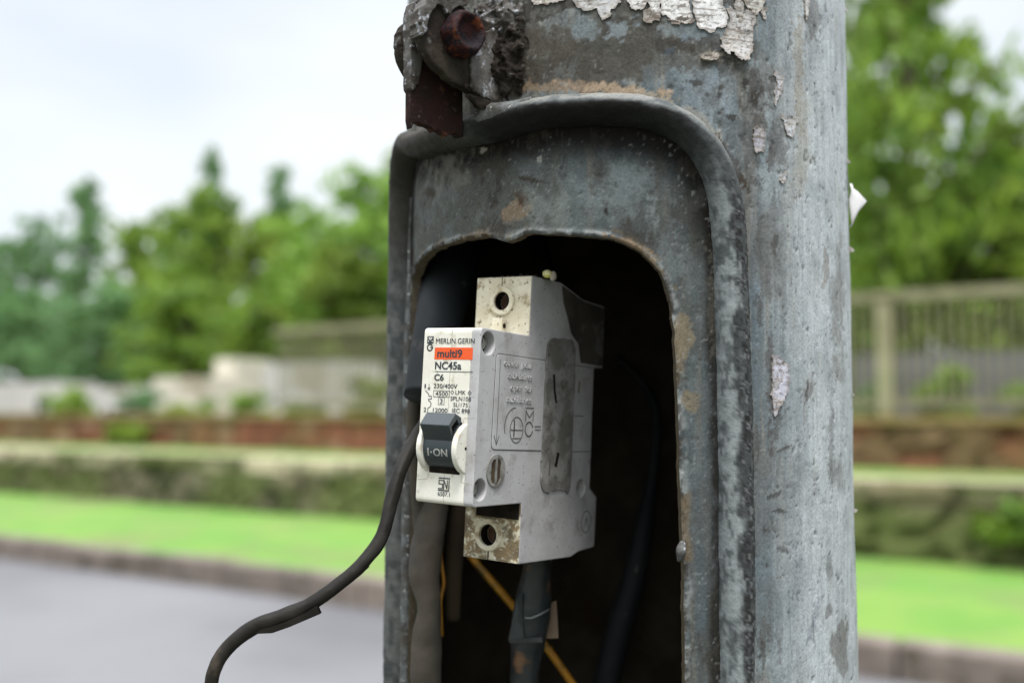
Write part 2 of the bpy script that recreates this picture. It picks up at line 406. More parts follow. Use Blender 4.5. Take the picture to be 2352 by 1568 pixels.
# ---- foliage
def leaves_mesh(name, centres, radii, per, size, colA, colB, seed, flat=.6):
    g = np.random.default_rng(seed)
    n = len(centres) * per
    c = np.repeat(centres, per, 0); r = np.repeat(radii, per)
    d = g.normal(size=(n, 3)); d /= np.linalg.norm(d, axis=1)[:, None]
    p = c + d * (r * g.random(n) ** .45)[:, None] * np.array([1, 1, flat])
    a = g.normal(size=(n, 3)); a /= np.linalg.norm(a, axis=1)[:, None]
    b = np.cross(a, g.normal(size=(n, 3))); b /= np.linalg.norm(b, axis=1)[:, None]
    sz = size * (.6 + .8 * g.random(n))[:, None]
    q = np.stack([p - a * sz, p + b * sz * .45, p + a * sz, p - b * sz * .45], 1).reshape(-1, 3)
    F = np.arange(n * 4).reshape(n, 4)
    k = np.repeat(g.random(len(centres)), per) * .6 + g.random(n) * .4
    col = colA[None] * (1 - k[:, None]) + colB[None] * k[:, None]
    col = np.repeat(col, 4, 0)
    me = bpy.data.meshes.new(name); me.from_pydata(q.tolist(), [], F.tolist())
    at_ = me.color_attributes.new('paint', 'FLOAT_COLOR', 'POINT'); cc = np.ones((len(q), 4), np.float32); cc[:, :3] = col
    at_.data.foreach_set('color', cc.ravel()); me.materials.append(m_leaf)
    return me
m_leaf = painted('leaves', rough=.6, fine=3, famp=.15, bump=0, trans=.45)
m_bark = mat('bark', (.11, .08, .055), (.07, .05, .035), scale=6, rough=.95, bump=.01, stretch=(1, 1, .3))
def tree_parts(kind, H, Wd, seed, colA, colB, dens=1.0):
    """returns trunk mesh, crown mesh; base at origin, height H"""
    g = np.random.default_rng(seed)
    mb = MB(); cen = []; rad = []
    def limb(p0, p1, r0, r1):
        ax = Vector(p1) - Vector(p0); mb.cyl(p0, ax, r0, r1, ax.length, n=7, cap=False)
    # trunk bends a little
    pts = [np.array([0, 0, 0.])]; nseg = 6
    for i in range(nseg): pts.append(np.array([g.normal() * .02 * H * .5, g.normal() * .02 * H * .5, H * .93 * (i + 1) / nseg]))
    for i in range(nseg): limb(pts[i], pts[i + 1], H * .022 * (1 - i / nseg) + .02, H * .022 * (1 - (i + 1) / nseg) + .02)
    nb = int(34 * dens) if kind == 'pine' else int(34 * dens)
    for i in range(nb):
        f = (i + .5) / nb
        z = H * (.16 + .80 * f) if kind == 'pine' else H * (.22 + .70 * f)
        ang = g.random() * 6.28
        if kind == 'pine': L_ = Wd * .5 * (1.02 - f) ** .75 * (.55 + .6 * g.random())
        else: L_ = Wd * .5 * math.sin(math.pi * min(1, .18 + .80 * f)) ** .6 * (.5 + .65 * g.random())
        base = np.array([np.interp(z, [p[2] for p in pts], [p[0] for p in pts]), np.interp(z, [p[2] for p in pts], [p[1] for p in pts]), z - L_ * .15])
        tip = base + np.array([math.cos(ang) * L_, math.sin(ang) * L_, L_ * (.12 if kind == 'pine' else .45)])
        tip[2] = min(tip[2], H * .98)
        limb(base, tip, .012 * H * (1 - f) + .015, .01)
        m_ = 3 if kind == 'pine' else 4
        for k in range(m_):
            w = (k + 1) / m_
            cen.append(base * (1 - w) + tip * w + g.normal(size=3) * .07 * Wd * np.array([1, 1, .6])); rad.append(Wd * (.085 + .07 * g.random()) * (1.1 - .4 * f))
    cen.append(np.array([pts[-1][0], pts[-1][1], H * .95])); rad.append(Wd * .06)
    t = bpy.data.meshes.new('trunk'); t.from_pydata(mb.v, [], mb.f); t.materials.append(m_bark)
    return t, leaves_mesh('crown', np.array(cen), np.array(rad), int(24), .020 * Wd + .065, np.array(colA), np.array(colB), seed)
BLUEG = ((.08, .18, .065), (.21, .38, .14)); MIDG = ((.06, .15, .018), (.30, .44, .045)); LIGHTG = ((.13, .27, .03), (.32, .50, .08)); OLIVE = ((.07, .13, .012), (.28, .38, .04))  # blue-green palette lightened in the leaf colour to suggest haze
VAR = {}
def variant(kind, pal, k):
    key = (kind, pal, k)
    if key not in VAR:
        cA, cB = {'b': BLUEG, 'm': MIDG, 'l': LIGHTG, 'o': OLIVE}[pal]
        VAR[key] = tree_parts(kind, 1.0 * 6, 4.0 if kind != 'pine' else 3.0, hash((ord(kind[0]), ord(pal), k)) % 9999 + 3, cA, cB)
    return VAR[key]
def plant_tree(u, vtop, t, width, kind, pal, k, label, name, z0=-.6, rot=None, cat='tree', group='trees behind the fence'):
    s = s_at(u, t); x, y, _ = rp(s, t, 0)
    ztop = (940 - vtop) / FPX * y
    H = ztop - z0
    tr, crn = variant(kind, pal, k)
    r = empty(name, (x, y, z0), (0, 0, rot if rot is not None else random.random() * 6.28), label=label, cat=cat, group=group)
    r.scale = (width / (4.0 if kind != 'pine' else 3.0), width / (4.0 if kind != 'pine' else 3.0), H / 6.0)
    for nm, me in (('trunk', tr), ('crown', crn)):
        o = bpy.data.objects.new(nm, me); COL.objects.link(o); o.parent = r
    return r
TREES = [  # u, vtop, t, width, kind, palette, variant, label
    (-60, 520, 24, 4.5, 'round', 'b', 0, 'bluish green tree cut by the left edge of the picture'),
    (70, 500, 24, 4.2, 'round', 'b', 1, 'bluish green rounded tree near the left edge, lower than the pine beside it'),
    (185, 395, 27, 3.6, 'pine', 'b', 0, 'tall dark pine standing second from the left with sky showing through it'),
    (300, 490, 22, 3.6, 'round', 'm', 0, 'mid green tree between the two tall pines on the left'),
    (395, 450, 21, 3.4, 'round', 'm', 1, 'mid green tree just left of the tallest thin pine'),
    (470, 315, 30, 2.6, 'pine', 'b', 1, 'tallest thin pine whose dark tip stands alone against the sky'),
    (500, 420, 19, 3.6, 'round', 'm', 2, 'broad mid green tree below the tip of the tallest pine'),
    (640, 360, 29, 3.0, 'pine', 'b', 2, 'faint pine with a pale tip right of the tallest pine'),
    (610, 475, 19, 3.2, 'round', 'o', 0, 'olive green tree in the middle of the left tree line'),
    (720, 455, 17, 3.0, 'round', 'l', 0, 'bright light green tree left of the one touching the pole'),
    (850, 375, 16, 3.4, 'round', 'l', 1, 'tallest bright green tree partly hidden behind the pole, on its left'),
    (940, 330, 18, 3.4, 'round', 'm', 1, 'mid green tree mostly hidden by the left side of the pole'),
    (780, 540, 15, 2.6, 'round', 'o', 1, 'low olive green tree under the bright green ones left of the pole'),
    (240, 640, 17, 3.4, 'round', 'b', 2, 'low dark green tree behind the railing, second from the left edge'),
    (60, 660, 18, 3.4, 'round', 'b', 0, 'low dark green tree behind the railing at the left edge'),
    (430, 630, 16, 3.2, 'round', 'm', 0, 'low mid green tree behind the railing below the tallest pine'),
    (600, 640, 15, 2.8, 'round', 'm', 2, 'low mid green tree behind the pale house left of the pole'),
    (2110, -420, 13.0, 2.7, 'round', 'm', 1, 'tall green tree right of the pole, its crown leaving the top of the picture'),
    (2370, 250, 15, 3.6, 'round', 'o', 2, 'olive green tree at the right edge with bright sky above it'),
    (1960, 150, 16, 3.0, 'round', 'l', 0, 'light green tree showing just past the right side of the pole'),
    (2260, 400, 13.2, 2.2, 'round', 'o', 0, 'dense olive green tree low behind the right railing'),
    (2040, 430, 13.2, 2.2, 'round', 'm', 2, 'small dark green tree low behind the railing next to the pole'),
    (2440, 300, 14, 3.0, 'round', 'm', 0, 'green tree half outside the right edge'),
    (1150, 200, 19, 4, 'round', 'm', 0, 'green tree hidden behind the left half of the pole'),
    (1450, 150, 18, 4, 'round', 'o', 1, 'green tree hidden behind the middle of the pole'),
    (1750, 100, 17, 4, 'round', 'm', 2, 'green tree hidden behind the right half of the pole'),
]
for (u, vt, t, w, kd, pal, k, lab) in TREES:
    plant_tree(u, vt, t, w, kd, pal, k, lab, 'pine_tree' if kd == 'pine' else 'broadleaf_tree')
# shrubs: on the terrace and behind the railing
def shrub(u, t, z0, h, w, pal, seed, label, name='shrub', group='shrubs along the walls'):
    g = np.random.default_rng(seed); cA, cB = {'b': BLUEG, 'm': MIDG, 'l': LIGHTG, 'o': OLIVE}[pal]
    cen = np.stack([g.normal(size=16) * w * .22, g.normal(size=16) * w * .22, h * (.25 + .6 * g.random(16))], 1)
    s = s_at(u, t); x, y, _ = rp(s, t, 0)
    r = empty(name, (x, y, z0), label=label, cat='shrub', group=group)
    o = bpy.data.objects.new('foliage', leaves_mesh('foliage', cen, np.full(16, w * .22), 60, .05, np.array(cA), np.array(cB), seed)); COL.objects.link(o); o.parent = r
    b = MB()
    for i in range(0, 16, 3):
        ax = Vector(cen[i]); b.cyl((0, 0, 0), ax, .015, .006, ax.length, n=5, cap=False)
    b.build('stems', m_bark, r)
shrub(2170, 10.2, -.4, .95, .55, 'm', 21, 'round green shrub behind the railing right of the cream pillar')
shrub(2365, 10.2, -.4, .7, .7, 'm', 22, 'green shrub behind the railing at the right edge')
shrub(1990, 10.2, -.4, .75, .5, 'b', 23, 'dark green shrub behind the railing against the pole')
shrub(2310, 7.36, -.95, .42, .45, 'm', 24, 'green plant growing on the rubble wall at the right edge')
shrub(420, 10.0, -.4, .5, .8, 'o', 25, 'olive shrub behind the railing below the tallest pine')
shrub(560, 10.1, -.4, .75, .7, 'm', 26, 'green shrub behind the railing left of the pale house')
shrub(860, 10.0, -.4, .9, .6, 'o', 27, 'olive shrub behind the railing touching the left side of the pole')
shrub(170, 10.2, -.4, .8, .8, 'm', 31, 'green shrub between the two white buildings at the far left')
shrub(330, 10.2, -.4, .75, .6, 'b', 32, 'dark green shrub left of the small cream house')
shrub(700, 10.3, -.4, .55, .5, 'm', 33, 'green shrub in front of the pale house left of the pole')
shrub(300, 9.3, -.53, .32, .7, 'o', 28, 'low olive shrub on the terrace in front of the brick wall')
#NEAR
# ================================================================== THE POLE (millimetres inside, metres in the meshes)
R0 = 70.0
def fit_axis():
    # pole edges in the picture give its axis: x0, y0, tilt
    obs = [(-1, 934, 0), (-1, 930, 300), (-1, 928, 900), (-1, 927, 1568), (1, 1947, 0), (1, 1955, 784), (1, 1963, 1568)]
    v = np.array([35.7, 322.0, 0.0])
    def res(v):
        out = []
        for sg, u, w in obs:
            r = ray(u, w)
            # distance from sight line to the axis line, signed, minus R
            A = np.array([v[0], v[1], 0.0]); d = np.array([v[2], 0, 1.0]); d /= np.linalg.norm(d)
            n = np.cross(r, d); n /= np.linalg.norm(n)
            out.append(sg * (-(A @ n)) - R0 if False else (A @ n))
        return out, obs
    def g(v):
        o, _ = res(v); r = []
        for (sg, u, w), q in zip(obs, o): r.append(abs(q) - R0)
        return np.array(r)
    for _ in range(30):
        r = g(v); J = np.stack([(g(v + e) - r) / 1e-4 for e in np.eye(3) * 1e-4], 1)
        v = v + np.linalg.lstsq(J, -r, rcond=None)[0]
    return v
AX = fit_axis()
print('pole axis', AX)
ZD = np.array([AX[2], 0, 1.0]); ZD /= np.linalg.norm(ZD)
XD = np.array([ZD[2], 0, -ZD[0]]); YD = np.cross(ZD, XD)
A0 = np.array([AX[0], AX[1], 0.0]); BAS = np.stack([XD, YD, ZD], 0)      # world -> pole rows
def w2p(p): return (np.asarray(p) - A0) @ BAS.T
def p2w(p): return np.asarray(p) @ BAS + A0
PHI_C = math.atan2(-AX[0], AX[1])             # angle at which the camera stands (phi=0 faces -Y)
def cyl(S, Z, r):                              # pole-local mm from arc length on R0 and height
    ph = S / R0
    return np.stack([np.sin(ph) * r, -np.cos(ph) * r, Z], -1)
def px2sz(u, v, r=R0):
    d = ray(u, v) @ BAS.T; o = (-A0) @ BAS.T
    a = d[0] ** 2 + d[1] ** 2; b = o[0] * d[0] + o[1] * d[1]; c = o[0] ** 2 + o[1] ** 2 - r * r
    D = b * b - a * c
    t = (-b - math.sqrt(max(D, 0))) / a
    p = o + d * t
    return math.atan2(p[0], -p[1]) * R0, p[2]
def proj(P):                                   # world mm -> px
    c, s = math.cos(PITCH), math.sin(PITCH)
    Y = c * P[..., 1] + s * P[..., 2]; Zc = -s * P[..., 1] + c * P[..., 2]
    return 1176 + FPX * P[..., 0] / Y, 784 - FPX * Zc / Y

def polyd(S, Z, path):                         # signed distance to open polyline and nearest parameter
    best = np.full(S.shape, 1e9); sg = np.zeros(S.shape); par = np.zeros(S.shape); acc = 0
    for (a, b) in zip(path[:-1], path[1:]):
        dx, dz = b - a; L2 = dx * dx + dz * dz; L = math.sqrt(L2)
        t = np.clip(((S - a[0]) * dx + (Z - a[1]) * dz) / L2, 0, 1)
        ex = S - a[0] - t * dx; ez = Z - a[1] - t * dz; d = np.hypot(ex, ez)
        m = d < best; best = np.where(m, d, best); sg = np.where(m, np.sign(dx * ez - dz * ex), sg); par = np.where(m, acc + t * L, par); acc += L
    return best, sg, par
def inside(S, Z, poly):
    r = np.zeros(S.shape, bool); n = len(poly)
    for i in range(n):
        x0, y0 = poly[i]; x1, y1 = poly[(i + 1) % n]
        if y0 == y1: continue
        c = ((y0 > Z) != (y1 > Z)) & (S < (x1 - x0) * (Z - y0) / (y1 - y0) + x0)
        r ^= c
    return r
def sdf(S, Z, poly):                           # positive outside
    p = np.vstack([poly, poly[:1]]); d, _, _ = polyd(S, Z, p)
    return np.where(inside(S, Z, poly), -d, d)

# --- bead (raised frame of the hatch) centre line
bead_px = [(1703, 1568), (1702, 1330), (1700, 1100), (1696, 900), (1691, 730), (1685, 560), (1670, 440), (1640, 360), (1592, 302), (1535, 268), (1470, 250), (1400, 246), (1330, 247), (1260, 252), (1190, 266), (1120, 286), (1050, 301), (990, 318), (951, 331)]
bp = [px2sz(u, v, R0 + 2) for u, v in bead_px]
s_sil = PHI_C * R0 - (math.pi / 2 - math.asin(R0 / math.hypot(AX[0], AX[1]))) * R0
zb = lambda v: px2sz(929, v)[1]
bead_l = [(s_sil + 15.5, zb(360)), (s_sil + 9, zb(381)), (s_sil + 4, zb(412)), (s_sil + 1.2, zb(455)), (s_sil + .5, zb(560)), (s_sil + .3, zb(800)), (s_sil, zb(1100)), (s_sil, zb(1500))]
ZB = -215.0
bead_pts = [(bp[0][0] - 30, ZB), (bp[0][0] - 8, ZB + 7), (bp[0][0], ZB + 30), (bp[0][0], -140)] + bp + bead_l + [(s_sil, -140), (s_sil, ZB + 30), (s_sil + 8, ZB + 7), (s_sil + 30, ZB), (bp[0][0] - 30, ZB)]
BEAD = catmull(bead_pts, 6)
# --- opening
op_px = [(1576, 1568), (1573, 1355), (1566, 1120), (1560, 919), (1553, 785), (1546, 718), (1541, 682), (1528, 642), (1502, 606), (1466, 574), (1433, 556), (1392, 546), (1337, 541), (1264, 537), (1209, 535), (1190, 541), (1172, 550), (1154, 552), (1130, 546), (1105, 541), (1081, 544), (1050, 550), (1018, 558), (985, 572), (958, 594), (944, 620), (937, 650)]
op = [px2sz(u, v) for u, v in op_px]
sl = px2sz(934, 900)[0]
op_l = [(sl + .3, zb(700)), (sl, zb(900)), (sl, zb(1200)), (sl, zb(1500)), (sl, -140), (sl, -180), (sl + 8, -198), (sl + 25, -202)]
opr = op[0][0]
OPEN = catmull([(opr - 25, -202), (opr - 8, -198), (opr, -180), (opr, -140)] + op + op_l, 4)
OPEN = OPEN + np.stack([(fbm(OPEN[:, 0] * .35, OPEN[:, 1] * .35, 0, 3, 4) - .5) * 1.0, (fbm(OPEN[:, 0] * .35, OPEN[:, 1] * .35, 5, 3, 4) - .5) * 1.0], -1)

def shell(S, Z, d, rfun, paint, name, m, parent, rim=0, rimcol=None, thick_mesh=False, **k):
    """grid S,Z (arc mm, height mm), kept where d>=0, snapped to d=0"""
    ds = np.gradient(S, axis=1).mean(); S = S.copy(); Z = Z.copy()
    gz, gs = np.gradient(d); hz = np.gradient(Z, axis=0); hs = np.gradient(S, axis=1)
    gx = gs / hs; gy = gz / hz; gn = np.hypot(gx, gy) + 1e-9
    h = np.minimum(np.abs(hz), np.abs(hs))
    m_ = (d < 0.28 * h) & (d > -.8 * h)
    S[m_] -= (d * gx / gn)[m_]; Z[m_] -= (d * gy / gn)[m_]
    dd = np.where(m_, 0, d)
    ok = dd >= 0
    ny, nx = S.shape
    q = ok[:-1, :-1] & ok[1:, :-1] & ok[:-1, 1:] & ok[1:, 1:]
    allz = (m_[:-1, :-1] & m_[1:, :-1] & m_[:-1, 1:] & m_[1:, 1:]); q &= ~allz
    idx = np.arange(ny * nx).reshape(ny, nx)
    J, I = np.nonzero(q)
    F = np.stack([idx[J, I], idx[J, I + 1], idx[J + 1, I + 1], idx[J + 1, I]], 1)
    used = np.zeros(ny * nx, bool); used[F.ravel()] = True
    mp_ = -np.ones(ny * nx, int); mp_[used] = np.arange(used.sum())
    F = mp_[F]; Sf = S.ravel()[used]; Zf = Z.ravel()[used]; mf = m_.ravel()[used]
    r = rfun(Sf, Zf)
    V = cyl(Sf, Zf, r); C = paint(Sf, Zf, V)
    sm = [True] * 0
    if rim:
        E = np.concatenate([F[:, [0, 1]], F[:, [1, 2]], F[:, [2, 3]], F[:, [3, 0]]])
        key = np.sort(E, 1); kk = key[:, 0].astype(np.int64) * (len(V) + 1) + key[:, 1]
        u_, inv, cnt = np.unique(kk, return_inverse=True, return_counts=True)
        dk = dd.ravel()[used]; B = E[(cnt[inv] == 1) & (dk[E[:, 0]] < 1.2) & (dk[E[:, 1]] < 1.2)]
        bv = np.unique(B); n0 = len(V); nb = len(bv); loc = -np.ones(n0, int); loc[bv] = np.arange(nb)
        lay = [V[bv]]
        jag = (fbm(Sf[bv] * .5, Zf[bv] * .5, 3, 3, 9) - .5)
        for f in (.12, .45, .8, 1.0):
            rr = r[bv] - rim * f * (1 + .5 * jag)
            lay.append(cyl(Sf[bv], Zf[bv], rr))
        V = np.vstack([V] + lay); C = np.vstack([C] + [np.tile(rimcol, (nb, 1)) * (.7 + .6 * fbm(Sf[bv] * .9, Zf[bv] * .9, i, 3, 3))[:, None] for i in range(len(lay))])
        a = loc[B[:, 0]]; b = loc[B[:, 1]]
        for i in range(len(lay) - 1):
            o1 = n0 + i * nb; o2 = o1 + nb
            F = np.vstack([F, np.stack([o1 + b, o1 + a, o2 + a, o2 + b], 1)])
    return mesh(name, V * MM, F, m, parent, smooth=True, col=C, **k)

def L3(a, b, t): return a * (1 - t[..., None]) + np.array(b) * t[..., None]
# painted marks on the pole, listed as (u, v, ru, rv, angle, colour, strength, roughness of outline)
MARKS = [
 (1250, 110, 90, 60, 0, (.13, .115, .095), .8, .5), (1400, 110, 80, 38, -.3, (.12, .115, .10), .85, .6), (1460, 125, 40, 45, 0, (.11, .105, .09), .9, .5),
 (1330, 165, 150, 30, .1, (.11, .10, .085), .75, .6), (1180, 160, 60, 60, 0, (.10, .085, .07), .8, .6), (1290, 200, 110, 14, .03, (.40, .28, .18), .7, .4), (1420, 205, 110, 12, .12, (.46, .34, .23), .85, .4), (1500, 222, 40, 10, .4, (.42, .36, .28), .7, .4),
 (1350, 65, 30, 25, 0, (.22, .27, .29), .6, .4), (1415, 70, 26, 20, 0, (.28, .33, .36), .7, .4), (1370, 105, 55, 16, .2, (.10, .10, .09), .6, .5),
 (1620, 95, 60, 14, 0, (.10, .09, .08), .75, .6), (1640, 128, 30, 12, 0, (.34, .31, .26), .8, .4), (1650, 134, 34, 5, 0, (.06, .05, .04), .8, .4),
 (1600, 190, 16, 7, 0, (.07, .065, .06), .8, .3), (1710, 195, 7, 18, 0, (.06, .055, .05), .9, .3), (1745, 205, 13, 17, 0, (.07, .065, .06), .9, .3), (1733, 228, 10, 18, .2, (.07, .065, .06), .9, .3), (1682, 270, 12, 8, .5, (.06, .06, .055), .9, .3), (1653, 218, 6, 9, 0, (.07, .065, .06), .8, .3), (1538, 118, 14, 11, 0, (.10, .12, .14), .8, .2), (1660, 200, 9, 5, 0, (.1, .09, .08), .8, .3),
 (1655, 330, 70, 9, .88, (.09, .065, .05), .8, .35), (1700, 405, 34, 9, 1.05, (.08, .06, .045), .9, .3), (1610, 275, 60, 11, .75, (.36, .34, .29), .6, .4),
 (1700, 330, 45, 70, .5, (.12, .13, .135), .6, .6), (1790, 330, 18, 60, 0, (.11, .11, .11), .7, .6), (1770, 210, 10, 36, 0, (.09, .085, .08), .85, .3), (1745, 280, 14, 26, 0, (.14, .125, .11), .8, .5),
 (1865, 40, 20, 55, -.1, (.12, .11, .10), .85, .6), (1835, 150, 12, 130, 0, (.34, .28, .19), .7, .6), (1845, 300, 22, 90, 0, (.36, .33, .26), .5, .7), (1835, 400, 25, 60, 0, (.36, .34, .27), .5, .7),
 (1780, 560, 9, 26, .2, (.08, .07, .06), .8, .3), (1745, 700, 10, 30, 0, (.09, .08, .07), .8, .5), (1770, 860, 9, 110, 0, (.13, .11, .10), .85, .4), (1785, 960, 9, 70, .15, (.10, .09, .08), .8, .4), (1860, 890, 10, 32, .15, (.13, .10, .085), .7, .6), (1852, 905, 4, 26, .1, (.06, .05, .04), .8, .3),
 (1895, 620, 8, 60, 0, (.22, .17, .12), .7, .6), (1925, 720, 22, 190, 0, (.20, .19, .165), .6, .7), (1950, 420, 8, 55, 0, (.10, .10, .10), .9, .2), (1910, 1000, 6, 100, 0, (.13, .12, .11), .7, .5), (1925, 1080, 26, 50, 0, (.15, .15, .14), .6, .7),
 (1800, 1030, 18, 4, -.4, (.07, .06, .05), .9, .3), (1780, 1135, 22, 6, -.3, (.06, .055, .05), .9, .6), (1795, 1175, 14, 6, .2, (.06, .055, .05), .9, .5), (1795, 1262, 14, 6, .3, (.05, .04, .035), .9, .4), (1760, 1215, 8, 7, 0, (.08, .07, .06), .8, .4), (1905, 1310, 7, 50, 0, (.10, .10, .10), .6, .5), (1905, 1400, 10, 18, 0, (.10, .08, .075), .8, .5), (1930, 1480, 22, 60, 0, (.17, .16, .14), .7, .6), (1870, 1420, 8, 60, .2, (.16, .2, .26), .6, .5),
 (1570, 770, 26, 50, 0, (.30, .245, .16), .7, .6), (1590, 920, 22, 35, -.5, (.30, .245, .16), .75, .5), (1185, 490, 50, 22, -.5, (.34, .25, .17), .75, .6), (1195, 462, 18, 20, .5, (.10, .065, .045), .9, .6), (1225, 415, 35, 5, .2, (.07, .055, .045), .85, .4), (1145, 525, 24, 20, 0, (.09, .085, .08), .85, .3),
 (985, 443, 12, 13, .5, (.08, .065, .05), .8, .5), (1393, 487, 10, 4, 1.0, (.04, .03, .03), .9, .2), (1110, 345, 9, 8, 0, (.42, .39, .33), .8, .3), (1240, 365, 6, 8, 0, (.42, .42, .38), .8, .3), (1440, 560, 60, 11, .35, (.30, .22, .14), .8, .5), (1500, 610, 30, 12, .7, (.32, .25, .16), .7, .5),
 (1420, 440, 120, 60, 0, (.25, .30, .31), .5, .8), (1610, 450, 45, 60, .6, (.08, .08, .075), .75, .8), (1500, 500, 16, 50, 0, (.30, .35, .36), .5, .7), (1130, 380, 45, 45, 0, (.09, .08, .07), .5, .8), (1040, 400, 70, 60, 0, (.27, .26, .22), .5, .8), (1260, 480, 80, 50, 0, (.28, .32, .31), .5, .8), (1620, 1180, 30, 340, 0, (.14, .155, .165), .5, .8), (1640, 700, 14, 120, 0, (.13, .12, .10), .6, .6), (1655, 690, 8, 26, 0, (.42, .34, .24), .8, .5),
]
def pole_paint(S, Z, V, kind='shaft'):
    P = p2w(V); U, Wv = proj(P)
    n1 = fbm(S * .045, Z * .03, 0, 5, 11); n2 = fbm(S * .16, Z * .10, 0, 5, 12); n3 = fbm(S * .6, Z * .5, 0, 4, 13); n4 = fbm(S * 1.6, Z * 1.4, 0, 3, 14)
    st = fbm(S * .5, Z * .035, 0, 5, 15)                       # vertical streaks
    c = L3(np.tile(np.array([.115, .142, .158]), (len(S), 1)), (.20, .235, .25), ss(.38, .62, n1 * .5 + n2 * .5))
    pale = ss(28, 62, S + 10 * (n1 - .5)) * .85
    if kind == 'shaft': c = L3(c, (.315, .345, .36), pale * (.55 + .6 * n2).clip(0, 1))  # lighter right side: paler paint with part of the light painted in
    c = L3(c, (.26, .24, .195), ss(.54, .70, st) * .5)
    c = L3(c, (.15, .185, .225), ss(.55, .70, fbm(S * .2, Z * .06, 3, 4, 16)) * .45)
    c = L3(c, (.085, .083, .078), ss(.52, .64, n2) * .5 * ss(70, 40, S))
    c = L3(c, (.11, .11, .105), ss(.5, .62, fbm(S * .07, Z * .05, 5, 5, 19)) * .5)
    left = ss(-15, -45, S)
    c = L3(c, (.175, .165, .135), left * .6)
    if kind == 'surround': c = L3(c, (.085, .092, .092), .6 * ss(.35, .6, n3 * .4 + n1 * .6)); c = L3(c, (.19, .22, .235), ss(.52, .68, fbm(S * .16, Z * .16, 7, 5, 18)) * .55)
    if kind == 'surround':
        db = polyd(S, Z, BEAD[::3])[0]
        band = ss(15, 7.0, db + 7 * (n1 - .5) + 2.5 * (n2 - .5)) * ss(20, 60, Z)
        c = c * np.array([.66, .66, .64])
        c = L3(c, (.009, .008, .007), band * .92)  # black staining and the bead's shade below it, both painted in
        do = sdf(S, Z, OPEN)
        c = L3(c, (.27, .29, .29), ss(2.6, .6, do + 1.6 * (n2 - .5) + 1.2 * (n3 - .5)) * ss(.42, .56, fbm(S * .3, Z * .3, 61, 4, 96)) * .8)
        c = L3(c, (.15, .11, .065), ss(3.2, 1.0, do + 2.5 * (n2 - .5)) * ss(.54, .62, fbm(S * .12, Z * .12, 62, 4, 97)) * .8)
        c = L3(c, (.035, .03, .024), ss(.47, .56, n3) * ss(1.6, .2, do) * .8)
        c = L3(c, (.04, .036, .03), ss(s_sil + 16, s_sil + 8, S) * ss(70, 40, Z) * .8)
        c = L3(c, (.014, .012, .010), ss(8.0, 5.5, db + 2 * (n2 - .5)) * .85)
    else:
        up = ss(78, 92, Z) * ss(50, 20, S)
        c = L3(c, (.082, .078, .068), up * ss(.50, .53, fbm(S * .09, Z * .11, 12, 6, 91)) * .8)
        c = L3(c, (.055, .05, .043), up * ss(.58, .61, fbm(S * .14, Z * .16, 22, 6, 92)) * .8)
        c = L3(c, (.085, .085, .08), ss(20, 28, S) * ss(50, 34, S) * ss(.585, .61, fbm(S * .16, Z * .045, 32, 6, 93)) * .7)
    c = L3(c, (.045, .04, .036), ss(.60, .63, fbm(S * .35, Z * .16, 42, 5, 94)) * ss(.45, .6, n1) * ss(52, 34, S) * .6)
    c = L3(c, (.42, .455, .475), ss(26, 52, S) * (.55 + .45 * ss(.3, .6, n2)) * .85)  # right side lightened again, light from that side put into the colour
    stv = fbm(S * 1.1, Z * .04, 77, 4, 95); c = c * (1 + .45 * (stv - .5) * ss(5, 30, S))[:, None]
    scr = fbm(S * 2.6 + Z * .12, Z * .07, 78, 3, 99); c = L3(c, (.06, .055, .05), ss(.70, .76, scr) * ss(.5, .6, n1) * .4)
    scr = fbm(S * 2.2 - Z * .08, Z * .06, 79, 3, 100); c = L3(c, (.46, .49, .50), ss(.70, .76, scr) * ss(.42, .55, n2) * .3 * ss(28, 45, S))
    wu = (fbm(S * .22, Z * .22, 1, 4, 21) - .5) * 2; wv = (fbm(S * .22, Z * .22, 2, 4, 22) - .5) * 2
    wu2 = (fbm(S * .9, Z * .7, 3, 4, 23) - .5) * 2; wv2 = (fbm(S * .9, Z * .7, 5, 4, 24) - .5) * 2
    for (u, v, ru, rv, an, colr, stg, rg) in MARKS:
        sm_ = min(ru, rv) < 22; stg = stg * (.72 if sm_ and u > 1740 else 1)
        colr = tuple(q * (.62 if min(colr) < .2 else .72) for q in colr)
        ca, sa = math.cos(an), math.sin(an)
        du = U - u; dv = Wv - v
        a = (du * ca + dv * sa) / ru; b = (-du * sa + dv * ca) / rv
        q = np.hypot(a + wu * rg * 1.1 + (wu2 * 1.0 if sm_ else wu2 * .3), b + wv * rg * 1.1 + (wv2 * 1.0 if sm_ else wv2 * .3))
        c = L3(c, colr, ss(1.12, .82 if rg < .7 else .3, q) * stg)
    # small chips, pits and light scuffs
    c = L3(c, (.07, .065, .06), ss(.745, .79, fbm(S * .55, Z * .4, 4, 4, 31)) * .6)
    c = L3(c, (.06, .055, .05), ss(.74, .80, n4) * .6)
    c = L3(c, (.28, .30, .30), ss(.75, .81, fbm(S * 1.1, Z * .9, 9, 3, 33)) * .35)
    c = c * (.70 + .32 * n3)[:, None]
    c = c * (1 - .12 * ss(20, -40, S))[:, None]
    return c
def relief(S, Z):
    return (fbm(S * .05, Z * .03, 0, 3, 41) - .5) * .9 + (fbm(S * .35, Z * .3, 0, 4, 42) - .5) * .14 - .28 * ss(.70, .78, fbm(S * .55, Z * .4, 4, 4, 31)) - .1 * ss(.74, .8, fbm(S * 1.6, Z * 1.4, 0, 3, 14))
mp_pole = painted('weathered galvanised paint', rough=.55, fine=1600, famp=.2, bump=.00010, bscale=1100, spec=.2)
mp_bead = painted('worn sooty bead', rough=.45, fine=2200, famp=.16, bump=.00012, bscale=1100, metal=0, spec=.25)

